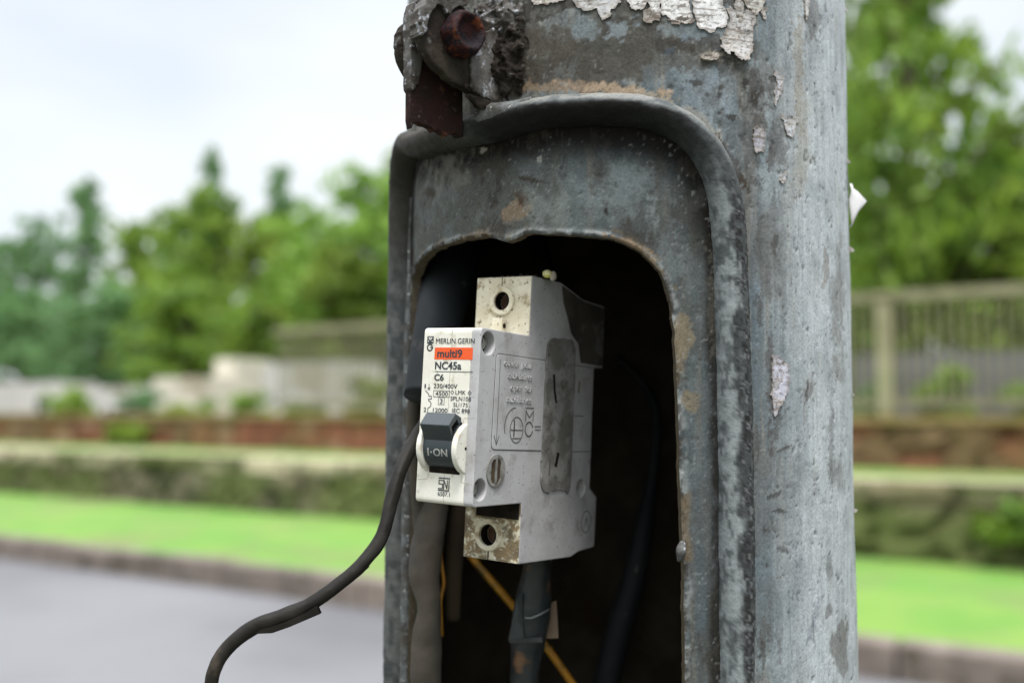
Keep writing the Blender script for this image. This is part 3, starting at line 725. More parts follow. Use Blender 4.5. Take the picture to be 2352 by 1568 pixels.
pole = empty('metal_pole', label='weathered blue grey metal pole with open hatch in its side and peeling paper', cat='pole')
pole.matrix_world = Matrix((( XD[0], YD[0], ZD[0], A0[0] * MM), (XD[1], YD[1], ZD[1], A0[1] * MM), (XD[2], YD[2], ZD[2], A0[2] * MM), (0, 0, 0, 1)))

zf = np.concatenate([np.arange(-260, -100, 2.0), np.arange(-100, 145, .46), np.arange(145, 200, 2.5)])
sf = np.arange(-128, 142, .46)
SG, ZG = np.meshgrid(sf, zf)
inb = inside(SG, ZG, BEAD)
dB, _, parB = polyd(SG[:, :], ZG, BEAD[::2]) if False else (None, None, None)
# distance to the bead on a coarse grid, then to the opening exactly
def field(poly): return sdf(SG, ZG, poly)
FB = field(BEAD[::2] if len(BEAD) > 60 else BEAD)
FO = field(OPEN)
# shaft: outside the bead line; surround: between the bead line and the opening
def r_shaft(S, Z):
    return R0 + relief(S, Z)
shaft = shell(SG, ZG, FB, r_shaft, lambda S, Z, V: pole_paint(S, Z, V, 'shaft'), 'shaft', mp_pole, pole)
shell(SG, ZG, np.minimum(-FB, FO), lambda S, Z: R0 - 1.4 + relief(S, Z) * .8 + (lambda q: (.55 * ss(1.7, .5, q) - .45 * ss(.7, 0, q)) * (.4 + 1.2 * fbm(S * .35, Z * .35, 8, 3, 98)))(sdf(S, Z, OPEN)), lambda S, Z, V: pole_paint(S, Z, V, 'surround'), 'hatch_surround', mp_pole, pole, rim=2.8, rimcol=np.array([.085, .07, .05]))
# the rest of the tube: back, top and bottom, and the inner wall
def ring_mesh(name, s0, s1, z0, z1, r, ns, nz, m, flip=False):
    S, Z = np.meshgrid(np.linspace(s0, s1, ns), np.linspace(z0, z1, nz)); V = cyl(S.ravel(), Z.ravel(), r)
    F = [(j * ns + i, j * ns + i + 1, (j + 1) * ns + i + 1, (j + 1) * ns + i) for j in range(nz - 1) for i in range(ns - 1)]
    return V, F
CIR = 2 * math.pi * R0
parts = [ring_mesh('', 141.5, CIR - 127.8, -260, 197.5, R0, 60, 40, None), ring_mesh('', 0, CIR, 197, 2600, R0, 120, 60, None), ring_mesh('', 0, CIR, -1040, -259, R0, 120, 30, None)]
VV = []; FF = []
for V, F in parts:
    n = len(VV); VV += V.tolist(); FF += [tuple(i + n for i in f) for f in F]
VV = np.array(VV); sarr = np.arctan2(VV[:, 0], -VV[:, 1]) * R0
mesh('shaft_extension', VV * MM, FF, mp_pole, pole, smooth=True, col=pole_paint(sarr, VV[:, 2], VV))
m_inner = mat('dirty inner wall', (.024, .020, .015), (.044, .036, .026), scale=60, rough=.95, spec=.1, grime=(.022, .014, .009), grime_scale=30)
zi = np.arange(-260, 200, 2.); si = np.arange(-128, 142, 2.)
SI, ZI = np.meshgrid(si, zi)
keep_all = sdf(SI, ZI, OPEN)
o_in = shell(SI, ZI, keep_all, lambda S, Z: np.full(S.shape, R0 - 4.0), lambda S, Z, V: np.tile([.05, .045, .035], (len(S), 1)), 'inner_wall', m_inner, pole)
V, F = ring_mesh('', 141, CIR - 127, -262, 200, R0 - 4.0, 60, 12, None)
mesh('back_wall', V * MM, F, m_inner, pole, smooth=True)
for zc in (-262, 200):
    V, F = [], []
    n = 48
    for i in range(n): V.append((math.cos(2 * math.pi * i / n) * (R0 - 1), math.sin(2 * math.pi * i / n) * (R0 - 1), zc))
    mesh('inner_stop', np.array(V) * MM, [tuple(range(n))], m_inner, pole)

# --- bead: swept half-round rail following the hatch edge
BC = catmull(bead_pts, 34)
seg = np.concatenate([[0], np.cumsum(np.linalg.norm(np.diff(BC, axis=0), axis=1))])
nb = int(seg[-1] / .5); tt = np.linspace(0, seg[-1], nb)
BS = np.interp(tt, seg, BC[:, 0]); BZ = np.interp(tt, seg, BC[:, 1])
tx = np.gradient(BS); tz = np.gradient(BZ); tl = np.hypot(tx, tz); tx /= tl; tz /= tl
nx_, nz_ = tz, -tx                                   # points away from the hatch
NA = 26
V = []; C = []
ang = np.linspace(-.25, math.pi + .25, NA)           # 0 = outer foot, pi = inner foot
AG, TG = np.meshgrid(ang, tt)
ST = BS[:, None]; ZT = BZ[:, None]
lump = 1 + .10 * (fbm(tt * .06, tt * 0, 0, 3, 51) - .5)
a_ = 4.15 * lump[:, None]; H_ = 6.4 * lump[:, None]
ns_ = (fbm(TG * .5, AG * 2.2, 0, 4, 52) - .5) * .40 + (fbm(TG * 1.6, AG * 5, 0, 3, 53) - .5) * .16
SSb = ST + nx_[:, None] * np.cos(AG) * (a_ + ns_); ZZb = ZT + nz_[:, None] * np.cos(AG) * (a_ + ns_)
RRb = R0 - 1.6 + np.sin(AG) * (H_ + ns_) + .6
# foot width: soft spread on the outside
Pb = cyl(SSb.ravel(), ZZb.ravel(), RRb.ravel())
Ub, Vb = proj(p2w(Pb))
n1 = fbm(TG * .25, AG * 2.5, 0, 5, 61).ravel(); n2 = fbm(TG * .45, AG * 6, 0, 6, 62).ravel(); n3 = fbm(TG * 3, AG * 12, 0, 3, 63).ravel()
AGr = AG.ravel(); ZZr = ZZb.ravel(); SSr = SSb.ravel()
ZZ_ = ss(52, 78, ZZr)                              # 1 along the top bend
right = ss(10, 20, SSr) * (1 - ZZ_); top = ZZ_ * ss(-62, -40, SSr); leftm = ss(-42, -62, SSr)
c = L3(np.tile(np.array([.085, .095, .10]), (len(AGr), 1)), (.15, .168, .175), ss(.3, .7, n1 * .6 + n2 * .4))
c = L3(c, (.25, .275, .285), right * ss(1.75, 2.2, AGr + .8 * (n1 - .5)) * ss(.40, .54, n1 * .5 + n2 * .5) * .85)  # bluish highlight painted along the inner flank of the right rail
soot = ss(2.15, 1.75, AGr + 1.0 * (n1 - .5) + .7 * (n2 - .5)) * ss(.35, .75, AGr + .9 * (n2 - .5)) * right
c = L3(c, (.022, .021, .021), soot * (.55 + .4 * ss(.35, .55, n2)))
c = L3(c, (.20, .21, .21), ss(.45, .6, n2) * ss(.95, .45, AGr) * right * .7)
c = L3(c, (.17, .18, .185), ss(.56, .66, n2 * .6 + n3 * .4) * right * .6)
c = L3(c, (.009, .008, .007), top * ss(1.0, 1.5, AGr + .7 * (n1 - .5)) * .97)  # underside of the top rail: mostly shade painted black, over grime
c = L3(c, (.25, .245, .225), top * ss(1.35, .8, AGr + .5 * (n1 - .5)) * ss(.30, .55, n2 * .5 + n1 * .5) * .85)  # lit crest of the top rail painted pale
c = L3(c, (.05, .048, .05), ss(18, 30, SSr) * ZZ_ * ss(.45, .55, n1) * .8)
c = L3(c, (.30, .32, .34), ss(18, 30, SSr) * ZZ_ * ss(1.0, .5, AGr + .6 * (n2 - .5)) * .8)
c = L3(c, (.15, .15, .135), leftm * ss(1.6, 1.2, AGr - np.pi * 0) * 0)
c = L3(c, (.20, .21, .205), leftm * ss(1.45, 1.75, AGr) * ss(50, 30, ZZr) * ss(.35, .6, n1) * .8)  # thin highlight painted on the left rail
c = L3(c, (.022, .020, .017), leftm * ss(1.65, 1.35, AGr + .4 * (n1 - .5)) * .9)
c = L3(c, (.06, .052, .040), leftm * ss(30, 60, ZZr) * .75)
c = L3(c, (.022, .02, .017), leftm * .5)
c = c * (.75 + .3 * n3)[:, None]
nbv = len(tt)
Fq = [(j * NA + i, j * NA + i + 1, (j + 1) * NA + i + 1, (j + 1) * NA + i) for j in range(nbv - 1) for i in range(NA - 1)]
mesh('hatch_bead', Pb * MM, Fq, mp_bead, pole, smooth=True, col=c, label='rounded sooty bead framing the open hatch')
# second thin lip inside the bead along the left side
m_lip = painted('lip', rough=.6, fine=2500, famp=.3, bump=.0002, bscale=1400)
def p_tube(name, sz, r_off, rad, m, parent, **k):
    return tube(name, [cyl(np.array(a), np.array(b), R0 + r_off) for a, b in sz], rad, m, parent, **k)
m_dgal = mat('dull galvanised steel', (.13, .14, .145), (.045, .042, .037), scale=220, rough=.6, spec=.2, bump=.0002, bscale=900, grime=(.06, .05, .04), grime_scale=120, speck=(.4, .42, .43), speck_scale=700, speck_lo=.62, speck_hi=.70)
p_tube('hatch_lip', [(s_sil + 10.5, zb(470)), (s_sil + 9.5, zb(640)), (s_sil + 9, zb(800)), (s_sil + 9, zb(1000)), (s_sil + 9.2, zb(1200)), (s_sil + 9, zb(1400)), (s_sil + 9, -110), (s_sil + 9, -190)], -.8, [.2, .8, 1.5, 1.7, 1.7, 1.7, 1.7, 1.7], m_dgal, pole, bump=.3, n=10)
# drip of weld on the opening edge and bead tip
a, b = px2sz(1563, 1275)
tube('weld_drip', [cyl(np.array(a + .8), np.array(b + 3), R0 - 1.2), cyl(np.array(a), np.array(b + 1.2), R0 + .2), cyl(np.array(a - .3), np.array(b - 1.5), R0 - .3)], [.7, 1.2, .5], m_dgal, pole, bump=.3, n=10, sub=5)
a, b = px2sz(1118, 268, R0 + 4)
tube('weld_lump', [cyl(np.array(a - 3.4), np.array(b - .6), R0 + 1.5), cyl(np.array(a - 1.5), np.array(b + .1), R0 + 2.9), cyl(np.array(a + 4), np.array(b + .7), R0 + 2.6), cyl(np.array(a + 12), np.array(b + 2.2), R0 + 1.6)], [1.6, 3.0, 3.0, 2.0], m_dgal, pole, bump=.7, n=12, sub=6)

# --- paper remnants
m_paper = painted('old white paper', rough=.85, fine=900, famp=.15, bump=.00015, bscale=1200, spec=.2)
def paper(pts, name='paper_remnant', col=(.50, .50, .51), lift=.22, curl=0, seed=1, jag=.9, label=None, dirt=.5, smoothp=True):
    col = tuple(q * .82 for q in col)
    sz = np.array([px2sz(u, v, R0 + .3) for u, v in pts])
    if smoothp: sz = catmull(np.vstack([sz, sz[:1]]), 5)[:-1]
    s0, z0 = sz.min(0) - 1.5; s1, z1 = sz.max(0) + 1.5
    S, Z = np.meshgrid(np.arange(s0, s1, .3), np.arange(z0, z1, .3))
    d = -sdf(S + (fbm(S * .8, Z * .8, seed, 3, 71) - .5) * 2 * jag, Z + (fbm(S * .8, Z * .8, seed + 5, 3, 72) - .5) * 2 * jag, sz)
    def rf(S, Z):
        dd = -sdf(S, Z, sz)
        r = R0 + lift + relief(S, Z) + (fbm(S * .5, Z * .7, seed, 3, 73) - .3) * .2 + .18 * ss(1.0, 0, dd)
        if curl: r = r + curl * ss(.55, 0, (Z - z0) / (z1 - z0)) ** 1.5
        return r
    def pc(S, Z, V):
        n = fbm(S * .5, Z * .5, seed, 4, 74); k = fbm(S * .25, Z * 2.5, seed, 4, 75)
        c = L3(np.tile(np.array(col), (len(S), 1)), (.30, .27, .23), ss(.50, .66, n) * dirt)
        c = L3(c, (.14, .115, .095), ss(.60, .66, k) * .8)
        c = L3(c, (.10, .085, .07), ss(.035, .012, np.abs(fbm(S * .45, Z * .6, seed + 3, 4, 76) - .5)) * .7)
        return L3(c, (.17, .14, .12), ss(1.0, .1, -sdf(S, Z, sz) + 1.2 * (n - .5)) * .5)
    shell(S, Z, d, rf, pc, name, m_paper, pole, rim=lift + .15, rimcol=np.array([.3, .27, .24]), label=label)
def z4(*p): return [(1263.3 + x / 2.875, y / 2.875) for x, y in p]
paper(z4((150, -60), (160, 0), (175, 35), (240, 65), (300, 60), (320, 105), (350, 130), (395, 110), (415, 70), (445, 40), (450, -60)), seed=1)
paper(z4((520, -60), (520, 10), (535, 55), (590, 60), (640, 42), (642, -60)), seed=2, col=(.7, .7, .7), dirt=.3)
paper(z4((655, -60), (650, 20), (668, 65), (725, 92), (722, -60)), seed=3, col=(.7, .7, .7), dirt=.3)
paper(z4((735, -60), (728, 60), (745, 98), (800, 132), (860, 150), (905, 158), (932, 110), (925, 40), (915, -60)), seed=4, col=(.72, .72, .72), dirt=.3)
paper(z4((600, 72), (615, 135), (645, 152), (690, 145), (735, 130), (700, 95), (650, 62)), seed=5, col=(.34, .31, .29), jag=1.3)
paper(z4((760, 130), (800, 165), (870, 160), (925, 165), (950, 140), (905, 125), (840, 128)), seed=15, col=(.24, .21, .19), jag=1.3)
paper(z4((945, -60), (948, 60), (955, 130), (985, 185), (1060, 215), (1110, 190), (1160, 172), (1178, 100), (1135, 20), (1130, -60)), seed=6, col=(.72, .72, .73), dirt=.35)
paper(z4((1150, 55), (1185, 110), (1165, 190), (1125, 265), (1130, 320), (1160, 372), (1195, 355), (1225, 385), (1268, 402), (1310, 375), (1335, 300), (1345, 200), (1358, 100), (1270, 70)), seed=7, col=(.50, .49, .49), curl=1.3, label='curled grey flap of torn paper hanging below the rest')
paper(z4((1280, -60), (1290, 30), (1350, 92), (1395, 70), (1415, 20), (1415, -60)), seed=8, col=(.5, .5, .47))
paper(z4((1400, 60), (1400, 120), (1415, 135), (1432, 80), (1425, 55)), seed=16, col=(.55, .54, .52))
paper(z4((-140, -60), (-120, 20), (-40, 30), (40, 15), (90, 0), (90, -60)), seed=9, col=(.55, .54, .52), dirt=.8)
paper(z4((1485, 465), (1550, 508), (1545, 560), (1520, 620), (1495, 690), (1478, 690), (1480, 620), (1492, 560)), seed=10, col=(.50, .51, .56))
paper(z4((1340, 840), (1400, 835), (1412, 900), (1408, 970), (1395, 1005), (1350, 1000), (1335, 920)), seed=11, col=(.36, .36, .41))
paper(z4((1525, 775), (1565, 770), (1600, 775), (1640, 790), (1615, 850), (1600, 905), (1570, 908), (1550, 850)), seed=12, col=(.52, .54, .58), jag=1.3)
paper(z4((1510, 1190), (1550, 1130), (1560, 1165), (1535, 1220)), seed=13, col=(.48, .50, .54))
paper([(1775, 812), (1805, 828), (1812, 860), (1808, 900), (1790, 935), (1778, 955), (1772, 900)], seed=14, col=(.50, .50, .58), label='lone lilac white paper scrap beside the bead at mid height')
paper([(1698, -20), (1708, 20), (1700, 50), (1690, 30), (1688, -20)], seed=17, col=(.5, .5, .5))
paper([(1858, -20), (1860, 25), (1853, 48), (1848, 20), (1850, -20)], seed=18, col=(.55, .55, .55))
paper(z4((1000, 372), (1060, 380), (1075, 345), (1105, 352), (1100, 402), (1000, 398)), seed=19, col=(.5, .47, .42), jag=.4, lift=.8)
# white corner of paper standing off the right silhouette
s_r = PHI_C * R0 + (math.pi / 2 - math.asin(R0 / math.hypot(AX[0], AX[1]))) * R0
zz = [px2sz(1950, v)[1] for v in (425, 440, 462, 485, 520)]
V = []; F = []
for i, (z, w) in enumerate(zip(zz, (.3, 2.4, 4.3, 2.4, .2))):
    for j in range(5):
        f = j / 4
        V.append(cyl(np.array(s_r - 2 + f * 1.5 - .6 * f * f), np.array(z - .6 * f), R0 + .5 + w * f + .4 * math.sin(i * 2 + j)))
for i in range(4):
    for j in range(4): F.append((i * 5 + j, i * 5 + j + 1, i * 5 + j + 6, i * 5 + j + 5))
m_pap2 = mat('folded paper', (.74, .73, .75), (.62, .60, .62), scale=150, rough=.9)
fo = mesh('paper_corner', np.array(V) * MM, F, m_pap2, pole, smooth=True, label='white folded paper corner sticking out of the right edge of the pole')
md = fo.modifiers.new('thickness', 'SOLIDIFY'); md.thickness = .00025
# few flakes breaking the right silhouette
m_flake = mat('flake', (.2, .17, .15), (.4, .38, .36), scale=300, rough=.9)
for i, (v, w, c_) in enumerate(((373, .8, 0), (575, 1.3, 1), (905, .6, 1), (1180, .8, 0), (25, .8, 0), (158, .7, 0))):
    z = px2sz(1953, v)[1]; P0 = [cyl(np.array(s_r - 3.), np.array(z + w * .8), R0), cyl(np.array(s_r - 3.), np.array(z - w * .8), R0), cyl(np.array(s_r), np.array(z - w * .3), R0 + w), cyl(np.array(s_r + .2), np.array(z + w * .2), R0 + w)]
    f_ = mesh('paint_flake', np.array(P0) * MM, [(0, 1, 2, 3)], m_flake, pole); q = f_.modifiers.new('thickness', 'SOLIDIFY'); q.thickness = .0003

# ================================================================== latch bracket with bolt (pole part)
PHB = RAD(-50)
tau = np.array([math.cos(PHB), math.sin(PHB), 0]); nn = np.array([math.sin(PHB), -math.cos(PHB), 0])
BX = 12.5
aoff, zc_b = 0.0, 90.0
for _ in range(20):                             # put the bolt's foot where the photograph has it
    q0 = tau * (1.6 + aoff) + nn * (R0 + BX); pu, pv = proj(p2w(np.array([q0[0], q0[1], zc_b])))
    aoff += (1045 - pu) / 6.0; zc_b -= (90 - pv) / 8.5
def BL(a, n, z):                                # a along the bolt, n out of the pole, z up (mm) -> pole-local metres
    n = n * (.86 if n > 0 else 1)
    p = tau * (a + aoff) + nn * (R0 + BX + n) + np.array([0, 0, zc_b + z]); return tuple(p * MM)
m_brk = mat('lead grey bracket', (.040, .034, .026), (.018, .014, .012), scale=150, spec=.08, rough=.75, bump=.0006, bscale=350, grime=(.12, .12, .12), grime_scale=110, grime_lo=.58, grime_hi=.66, speck=(.04, .03, .025), speck_scale=420, speck_lo=.55, speck_hi=.66)
m_brk2 = mat('flaking pale grey paint', (.11, .105, .10), (.032, .026, .02), scale=150, spec=.15, rough=.6, bump=.0006, bscale=400, grime=(.035, .028, .022), grime_scale=170, grime_lo=.52, grime_hi=.62, speck=(.30, .31, .34), speck_scale=380, speck_lo=.56, speck_hi=.68)
m_rust = mat('dark rust', (.020, .007, .005), (.009, .005, .004), scale=120, spec=.2, rough=.85, bump=.0006, bscale=500, grime=(.16, .055, .02), grime_scale=90, grime_lo=.55, grime_hi=.7, speck=(.05, .03, .03), speck_scale=500)
m_brust = mat('red rust bolt', (.030, .007, .006), (.010, .006, .009), scale=260, lo=.42, hi=.56, spec=.2, rough=.7, bump=.0011, bscale=420, grime=(.13, .035, .012), grime_scale=240, grime_lo=.56, grime_hi=.7)
m_crud = mat('crusted dirt', (.014, .011, .009), (.034, .028, .023), spec=.1, scale=200, rough=.95, bump=.0008, bscale=500, grime=(.10, .09, .08), grime_scale=300)
bracket = empty('latch_bracket'); bracket.parent = pole; bracket['label'] = 'rusted latch bracket with hanging strap at the upper left of the hatch'
def plate(name, prof, a0, a1, m, parent, jag=0, seed=0, bev=.35, sub=5, smoothp=True):
    p = np.array(prof, float)
    if smoothp: p = catmull(np.vstack([p, p[:1]]), sub)[:-1]
    g = np.random.default_rng(seed)
    if jag: p = p + g.normal(size=p.shape) * jag
    import bmesh
    bm = bmesh.new()
    vs = [bm.verts.new(Vector((a0, x, z))) for x, z in p]
    f = bm.faces.new(vs); r = bmesh.ops.extrude_face_region(bm, geom=[f])
    for q in r['geom']:
        if isinstance(q, bmesh.types.BMVert): q.co.x = a1
    bmesh.ops.recalc_face_normals(bm, faces=bm.faces)
    ed = [e for e in bm.edges if abs(e.verts[0].co.x - e.verts[1].co.x) < 1e-6]
    if bev: bmesh.ops.bevel(bm, geom=ed, offset=bev, segments=2, affect='EDGES', profile=.5)
    bmesh.ops.triangulate(bm, faces=[f for f in bm.faces if len(f.verts) > 4])
    V = [BL(*q.co) for q in bm.verts]; F = [tuple(w.index for w in q.verts) for q in bm.faces]; bm.free()
    return mesh(name, V, F, m, parent)
ear = [(-14, -14.9), (-8, -13.4), (-4, -12.2), (2.3, -10.6), (9.2, -6.8), (12.0, -3), (12.4, 1.5), (10.5, 6.5), (6.5, 9.8), (1, 10.2), (-6, 8.5), (-14, 5)]
plate('ear', ear, -1.6, 1.6, m_brk, bracket, jag=.12, seed=1, bev=.6)
plate('ear_weld', [(-15, -14.6), (-8.5, -13.2), (-5, -11.9), (-4.6, -6), (-5.4, -2), (-8, 3), (-15, 5)], 1.5, 2.6, m_brk2, bracket, jag=.2, seed=11, bev=.4)
plate('ear', [(-10, 4), (-10, -8), (-4, -11.0), (4, -9.8), (9.4, -5), (10.8, 0), (9.6, 5), (5, 8), (-2, 8.2), (-8, 6)], -14.0, -9.8, m_brk, bracket, jag=.12, seed=2, bev=1.2)
strap_p = [(n_, z_ + (2.6 if z_ < -20 else 0)) for n_, z_ in [(-7.5, 7), (-7.8, -22), (-8.0, -25.5), (-6.4, -25.9), (-5.2, -25.2), (-3.6, -25.6), (-2.6, -26.3), (-1.2, -26.0), (.6, -25.1), (1.6, -25.9), (3, -25.2), (4.4, -24.7), (6.2, -24.9), (7.4, -24.4), (9.4, -24.9), (10.2, -26.3), (10.7, -24.2), (10.8, -14), (10.9, 6), (7, 9.5), (0, 10)]]
plate('strap', strap_p, -7.4, -4.9, m_rust, bracket, jag=.08, seed=3, bev=.25, smoothp=False)
plate('strap_skin', [(8.4, -12), (11.1, -13.6), (11.4, -2), (11.4, 7.0), (8.5, 10.6), (2, 11.6), (-2, 10.5), (4, 8)], -7.9, -4.3, m_brk2, bracket, jag=.12, seed=4, bev=.3)
# torn sheet folded over the ear
plate('folded_sheet', [(-2, 11.6), (4, 12.0), (8.5, 10.6), (12.2, 6.6), (13.6, 1.2), (13.2, -1.6), (11.4, -1.0), (10.4, 3.4), (7.0, 7.4), (3.6, 5.4), (1.2, 7.6), (-3, 9.4)], -2.3, 3.0, m_brk2, bracket, jag=.16, seed=5, bev=.3)
# bolt
def circ_prof(r, n=6, rot=0): return [(r * math.cos(2 * math.pi * i / n + rot), r * math.sin(2 * math.pi * i / n + rot)) for i in range(n)]
bx, bz = -.5, .6
bolt_v = MB()
N_ = 30; prof = [(.4, 6.2), (1.6, 6.7), (6.6, 6.5), (7.6, 6.0), (7.9, 5.3), (7.3, 4.5), (6.0, 3.6), (5.6, 2.2), (5.9, 1.0), (6.0, .01)]
V = []; F = []
prof = [(a - .3, r * .86) for a, r in prof]
for k, (a, r) in enumerate(prof):
    for i in range(N_):
        q = 2 * math.pi * i / N_; rr = r * (1 + .05 * math.cos(6 * q) * (1 if r > 4 else 0)) * (1 + .05 * (random.random() - .5))
        V.append(BL(a + random.uniform(-.1, .1), bx + rr * math.cos(q), bz + rr * math.sin(q)))
for k in range(len(prof) - 1):
    for i in range(N_): j = (i + 1) % N_; F.append((k * N_ + i, k * N_ + j, (k + 1) * N_ + j, (k + 1) * N_ + i))
mesh('bolt', V, F, m_brust, bracket, smooth=True)
mesh('bolt_shank', *(lambda m: ([BL(*p) for p in m.v], m.f))(MB().cyl((-13, bx, bz), (1, 0, 0), 3, 3, 14)), m_rust, bracket)
# crusted dirt and torn metal between the ear and the pole
g = np.random.default_rng(5)
def crust(name, u0, u1, v0, v1, hgt, m, seed, parent):
    pts = np.array([px2sz(u, v) for u, v in ((u0, v0), (u1, v1))])
    s0, s1 = sorted(pts[:, 0]); z0, z1 = sorted(pts[:, 1])
    S, Z = np.meshgrid(np.arange(s0, s1, .35), np.arange(z0, z1, .35))
    cs, cz = (s0 + s1) / 2, (z0 + z1) / 2
    d = 1 - np.hypot((S - cs) / (s1 - s0) * 2, (Z - cz) / (z1 - z0) * 2) + (fbm(S * .35, Z * .35, seed, 4, 81) - .5) * 1.0
    d = d * 4
    def rf(S, Z):
        q = 1 - np.hypot((S - cs) / (s1 - s0) * 2, (Z - cz) / (z1 - z0) * 2)
        return R0 - 1.0 + hgt * np.clip(q + .25, 0, 1) ** .6 * (.25 + 1.3 * fbm(S * .35, Z * .35, seed + 3, 4, 82)) + 2.0 * (fbm(S * 1.0, Z * 1.0, seed, 3, 83) - .5)
    shell(S, Z, d, rf, lambda S, Z, V: np.tile([.1, .08, .06], (len(S), 1)), name, m, parent)
crust('crusted_dirt', 1112, 1218, 36, 228, 4.6, m_crud, 3, bracket)
crust('torn_sheet', 1075, 1205, 14, 84, 4.0, m_brk2, 9, bracket)
tube('weld_bead', [np.array(BL(1, -13, -15.5)) / MM, np.array(BL(1, -9, -15)) / MM, np.array(BL(0, -5, -13.5)) / MM], [2.0, 1.6, .7], m_crud, bracket, bump=.8)

# ================================================================== CIRCUIT BREAKER (local mm: x right, y into the pole, z up)
brk = empty('circuit_breaker', label='dirty white plastic circuit breaker with black toggle and orange label standing in the open hatch', cat='breaker')
def rot3(y, t, r): return Matrix.Rotation(y, 4, 'Z') @ Matrix.Rotation(t, 4, 'X') @ Matrix.Rotation(r, 4, 'Y')
brk.matrix_world = Matrix.Translation(Vector((-16.357, 254.393, -1.5015)) * MM) @ rot3(RAD(-32.84), RAD(-1.8535), RAD(2.1187))
BM = np.array(brk.matrix_world)
m_face = mat('cream plastic', (.70, .685, .625), (.63, .605, .53), scale=120, rough=.45, grime=(.44, .40, .31), grime_scale=260, grime_lo=.56, grime_hi=.72, speck=(.10, .08, .055), speck_scale=1500, speck_lo=.66, speck_hi=.74, bump=.00004, bscale=900)  # front colour lightened to carry the brighter light on it
m_term = mat('stained cream plastic', (.60, .56, .45), (.50, .45, .33), scale=160, rough=.6, grime=(.26, .20, .11), grime_scale=240, grime_lo=.52, grime_hi=.68, speck=(.10, .07, .04), speck_scale=900, speck_lo=.60, speck_hi=.70, bump=.0001, bscale=700)
m_termd = mat('mud caked plastic', (.58, .54, .42), (.22, .16, .09), scale=420, rough=.9, lo=.42, hi=.52, grime=(.13, .10, .06), grime_scale=180, grime_lo=.45, grime_hi=.6, speck=(.7, .68, .6), speck_scale=700, speck_lo=.60, speck_hi=.66, bump=.0004, bscale=700)
m_side = mat('dusty shaded white plastic', (.43, .425, .435), (.35, .345, .35), scale=90, rough=.6, grime=(.26, .25, .24), grime_scale=150, grime_lo=.52, grime_hi=.74, speck=(.05, .045, .04), speck_scale=1100, speck_lo=.63, speck_hi=.71, bump=.00005, bscale=900)  # same plastic as the front, greyed for shade on the side, plus dust
m_lab = mat('rough grey label residue', (.23, .226, .215), (.13, .122, .11), scale=120, lo=.42, hi=.58, rough=.95, grime=(.075, .065, .055), grime_scale=130, grime_lo=.54, speck=(.04, .05, .04), speck_scale=900, speck_lo=.6, speck_hi=.7, bump=.0002, bscale=800)
m_blk = mat('blue black plastic', (.022, .031, .037), (.030, .039, .045), scale=100, rough=.42, grime=(.06, .065, .065), grime_scale=300, grime_lo=.6, grime_hi=.75)
m_ink = mat('dark ink', (.022, .03, .036), rough=.6)
m_inkg = mat('grey ink', (.10, .10, .10), rough=.7)
m_or = mat('orange print', (.72, .085, .010), (.66, .08, .010), scale=200, rough=.5)
m_wht = mat('white print', (.6, .59, .56), rough=.6)
m_seam = mat('dark seam', (.05, .04, .03), rough=.9)
m_groove = mat('dirty groove and letter shadow', (.09, .085, .08), rough=.9)
m_hole = mat('dark cavity shade and gouge fill', (.008, .007, .006), (.018, .013, .01), scale=300, rough=.95, spec=.1)  # near-black colour standing for shade in holes and recesses; also fills gouges
m_brass = mat('corroded brass', (.10, .055, .03), (.20, .10, .06), scale=500, rough=.6, metal=.3)

def curve_plate(outlines, depth, bev):
    cu = bpy.data.curves.new('c', 'CURVE'); cu.dimensions = '2D'; cu.fill_mode = 'BOTH'; cu.extrude = depth / 2 - bev; cu.bevel_depth = bev; cu.bevel_resolution = 2; cu.offset = -bev
    for o in outlines:
        sp_ = cu.splines.new('POLY'); sp_.points.add(len(o) - 1); sp_.use_cyclic_u = True
        for p, (x, y) in zip(sp_.points, o): p.co = (x, y, 0, 1)
    ob = bpy.data.objects.new('c', cu); COL.objects.link(ob)
    me = bpy.data.meshes.new_from_object(ob.evaluated_get(bpy.context.evaluated_depsgraph_get()))
    bpy.data.objects.remove(ob)
    v = [tuple(q.co) for q in me.vertices]; f = [tuple(q.vertices) for q in me.polygons]
    bpy.data.meshes.remove(me); return v, f
def rounded(pts, rads, n=5):
    out = []; m = len(pts)
    for i in range(m):
        p = np.array(pts[i], float); a = np.array(pts[i - 1], float) - p; b = np.array(pts[(i + 1) % m], float) - p; r = rads[i]
        if r <= 0: out.append(tuple(p)); continue
        a /= np.linalg.norm(a); b /= np.linalg.norm(b); t = r / math.tan(math.acos(np.clip(a @ b, -1, 1)) / 2)
        p0 = p + a * t; p1 = p + b * t
        for k in range(n + 1):
            w = k / n; out.append(tuple((1 - w) ** 2 * p0 + 2 * w * (1 - w) * p + w * w * p1))
    return out
def circle(cx, cy, r, n=28, ry=None): return [(cx + r * math.cos(2 * math.pi * i / n), cy + (ry or r) * math.sin(2 * math.pi * i / n)) for i in range(n)]
SEAM_T = 22.96
prof_pts = [(0, 22.5), (SEAM_T, 22.5), (SEAM_T, 38.9), (38.7, 39.2), (52, 36.0), (66, 35.5), (66, 16.6), (60.5, 16.4), (61, -19.8), (65.6, -22.5), (65.4, -37.4), (55.6, -38.0), (51, -39.2), (SEAM_T, -38.6), (SEAM_T, -22.5), (0, -22.5)]
prof = rounded(prof_pts, [1.4, .01, .6, 1, 1, 1, .6, .6, .8, .8, 1, 1, 1, .5, .01, 1.4])
holes = [circle(3.45, 18.75, 2.95), circle(3.0, -18.2, 2.75), circle(55.5, -19.5, 2.6)]
casing = []
side_v, side_f = curve_plate([prof] + holes, 2.8, .28)
side = mesh('side_cover', [(z + 7.6, x, y) for x, y, z in side_v], side_f, m_side, brk)
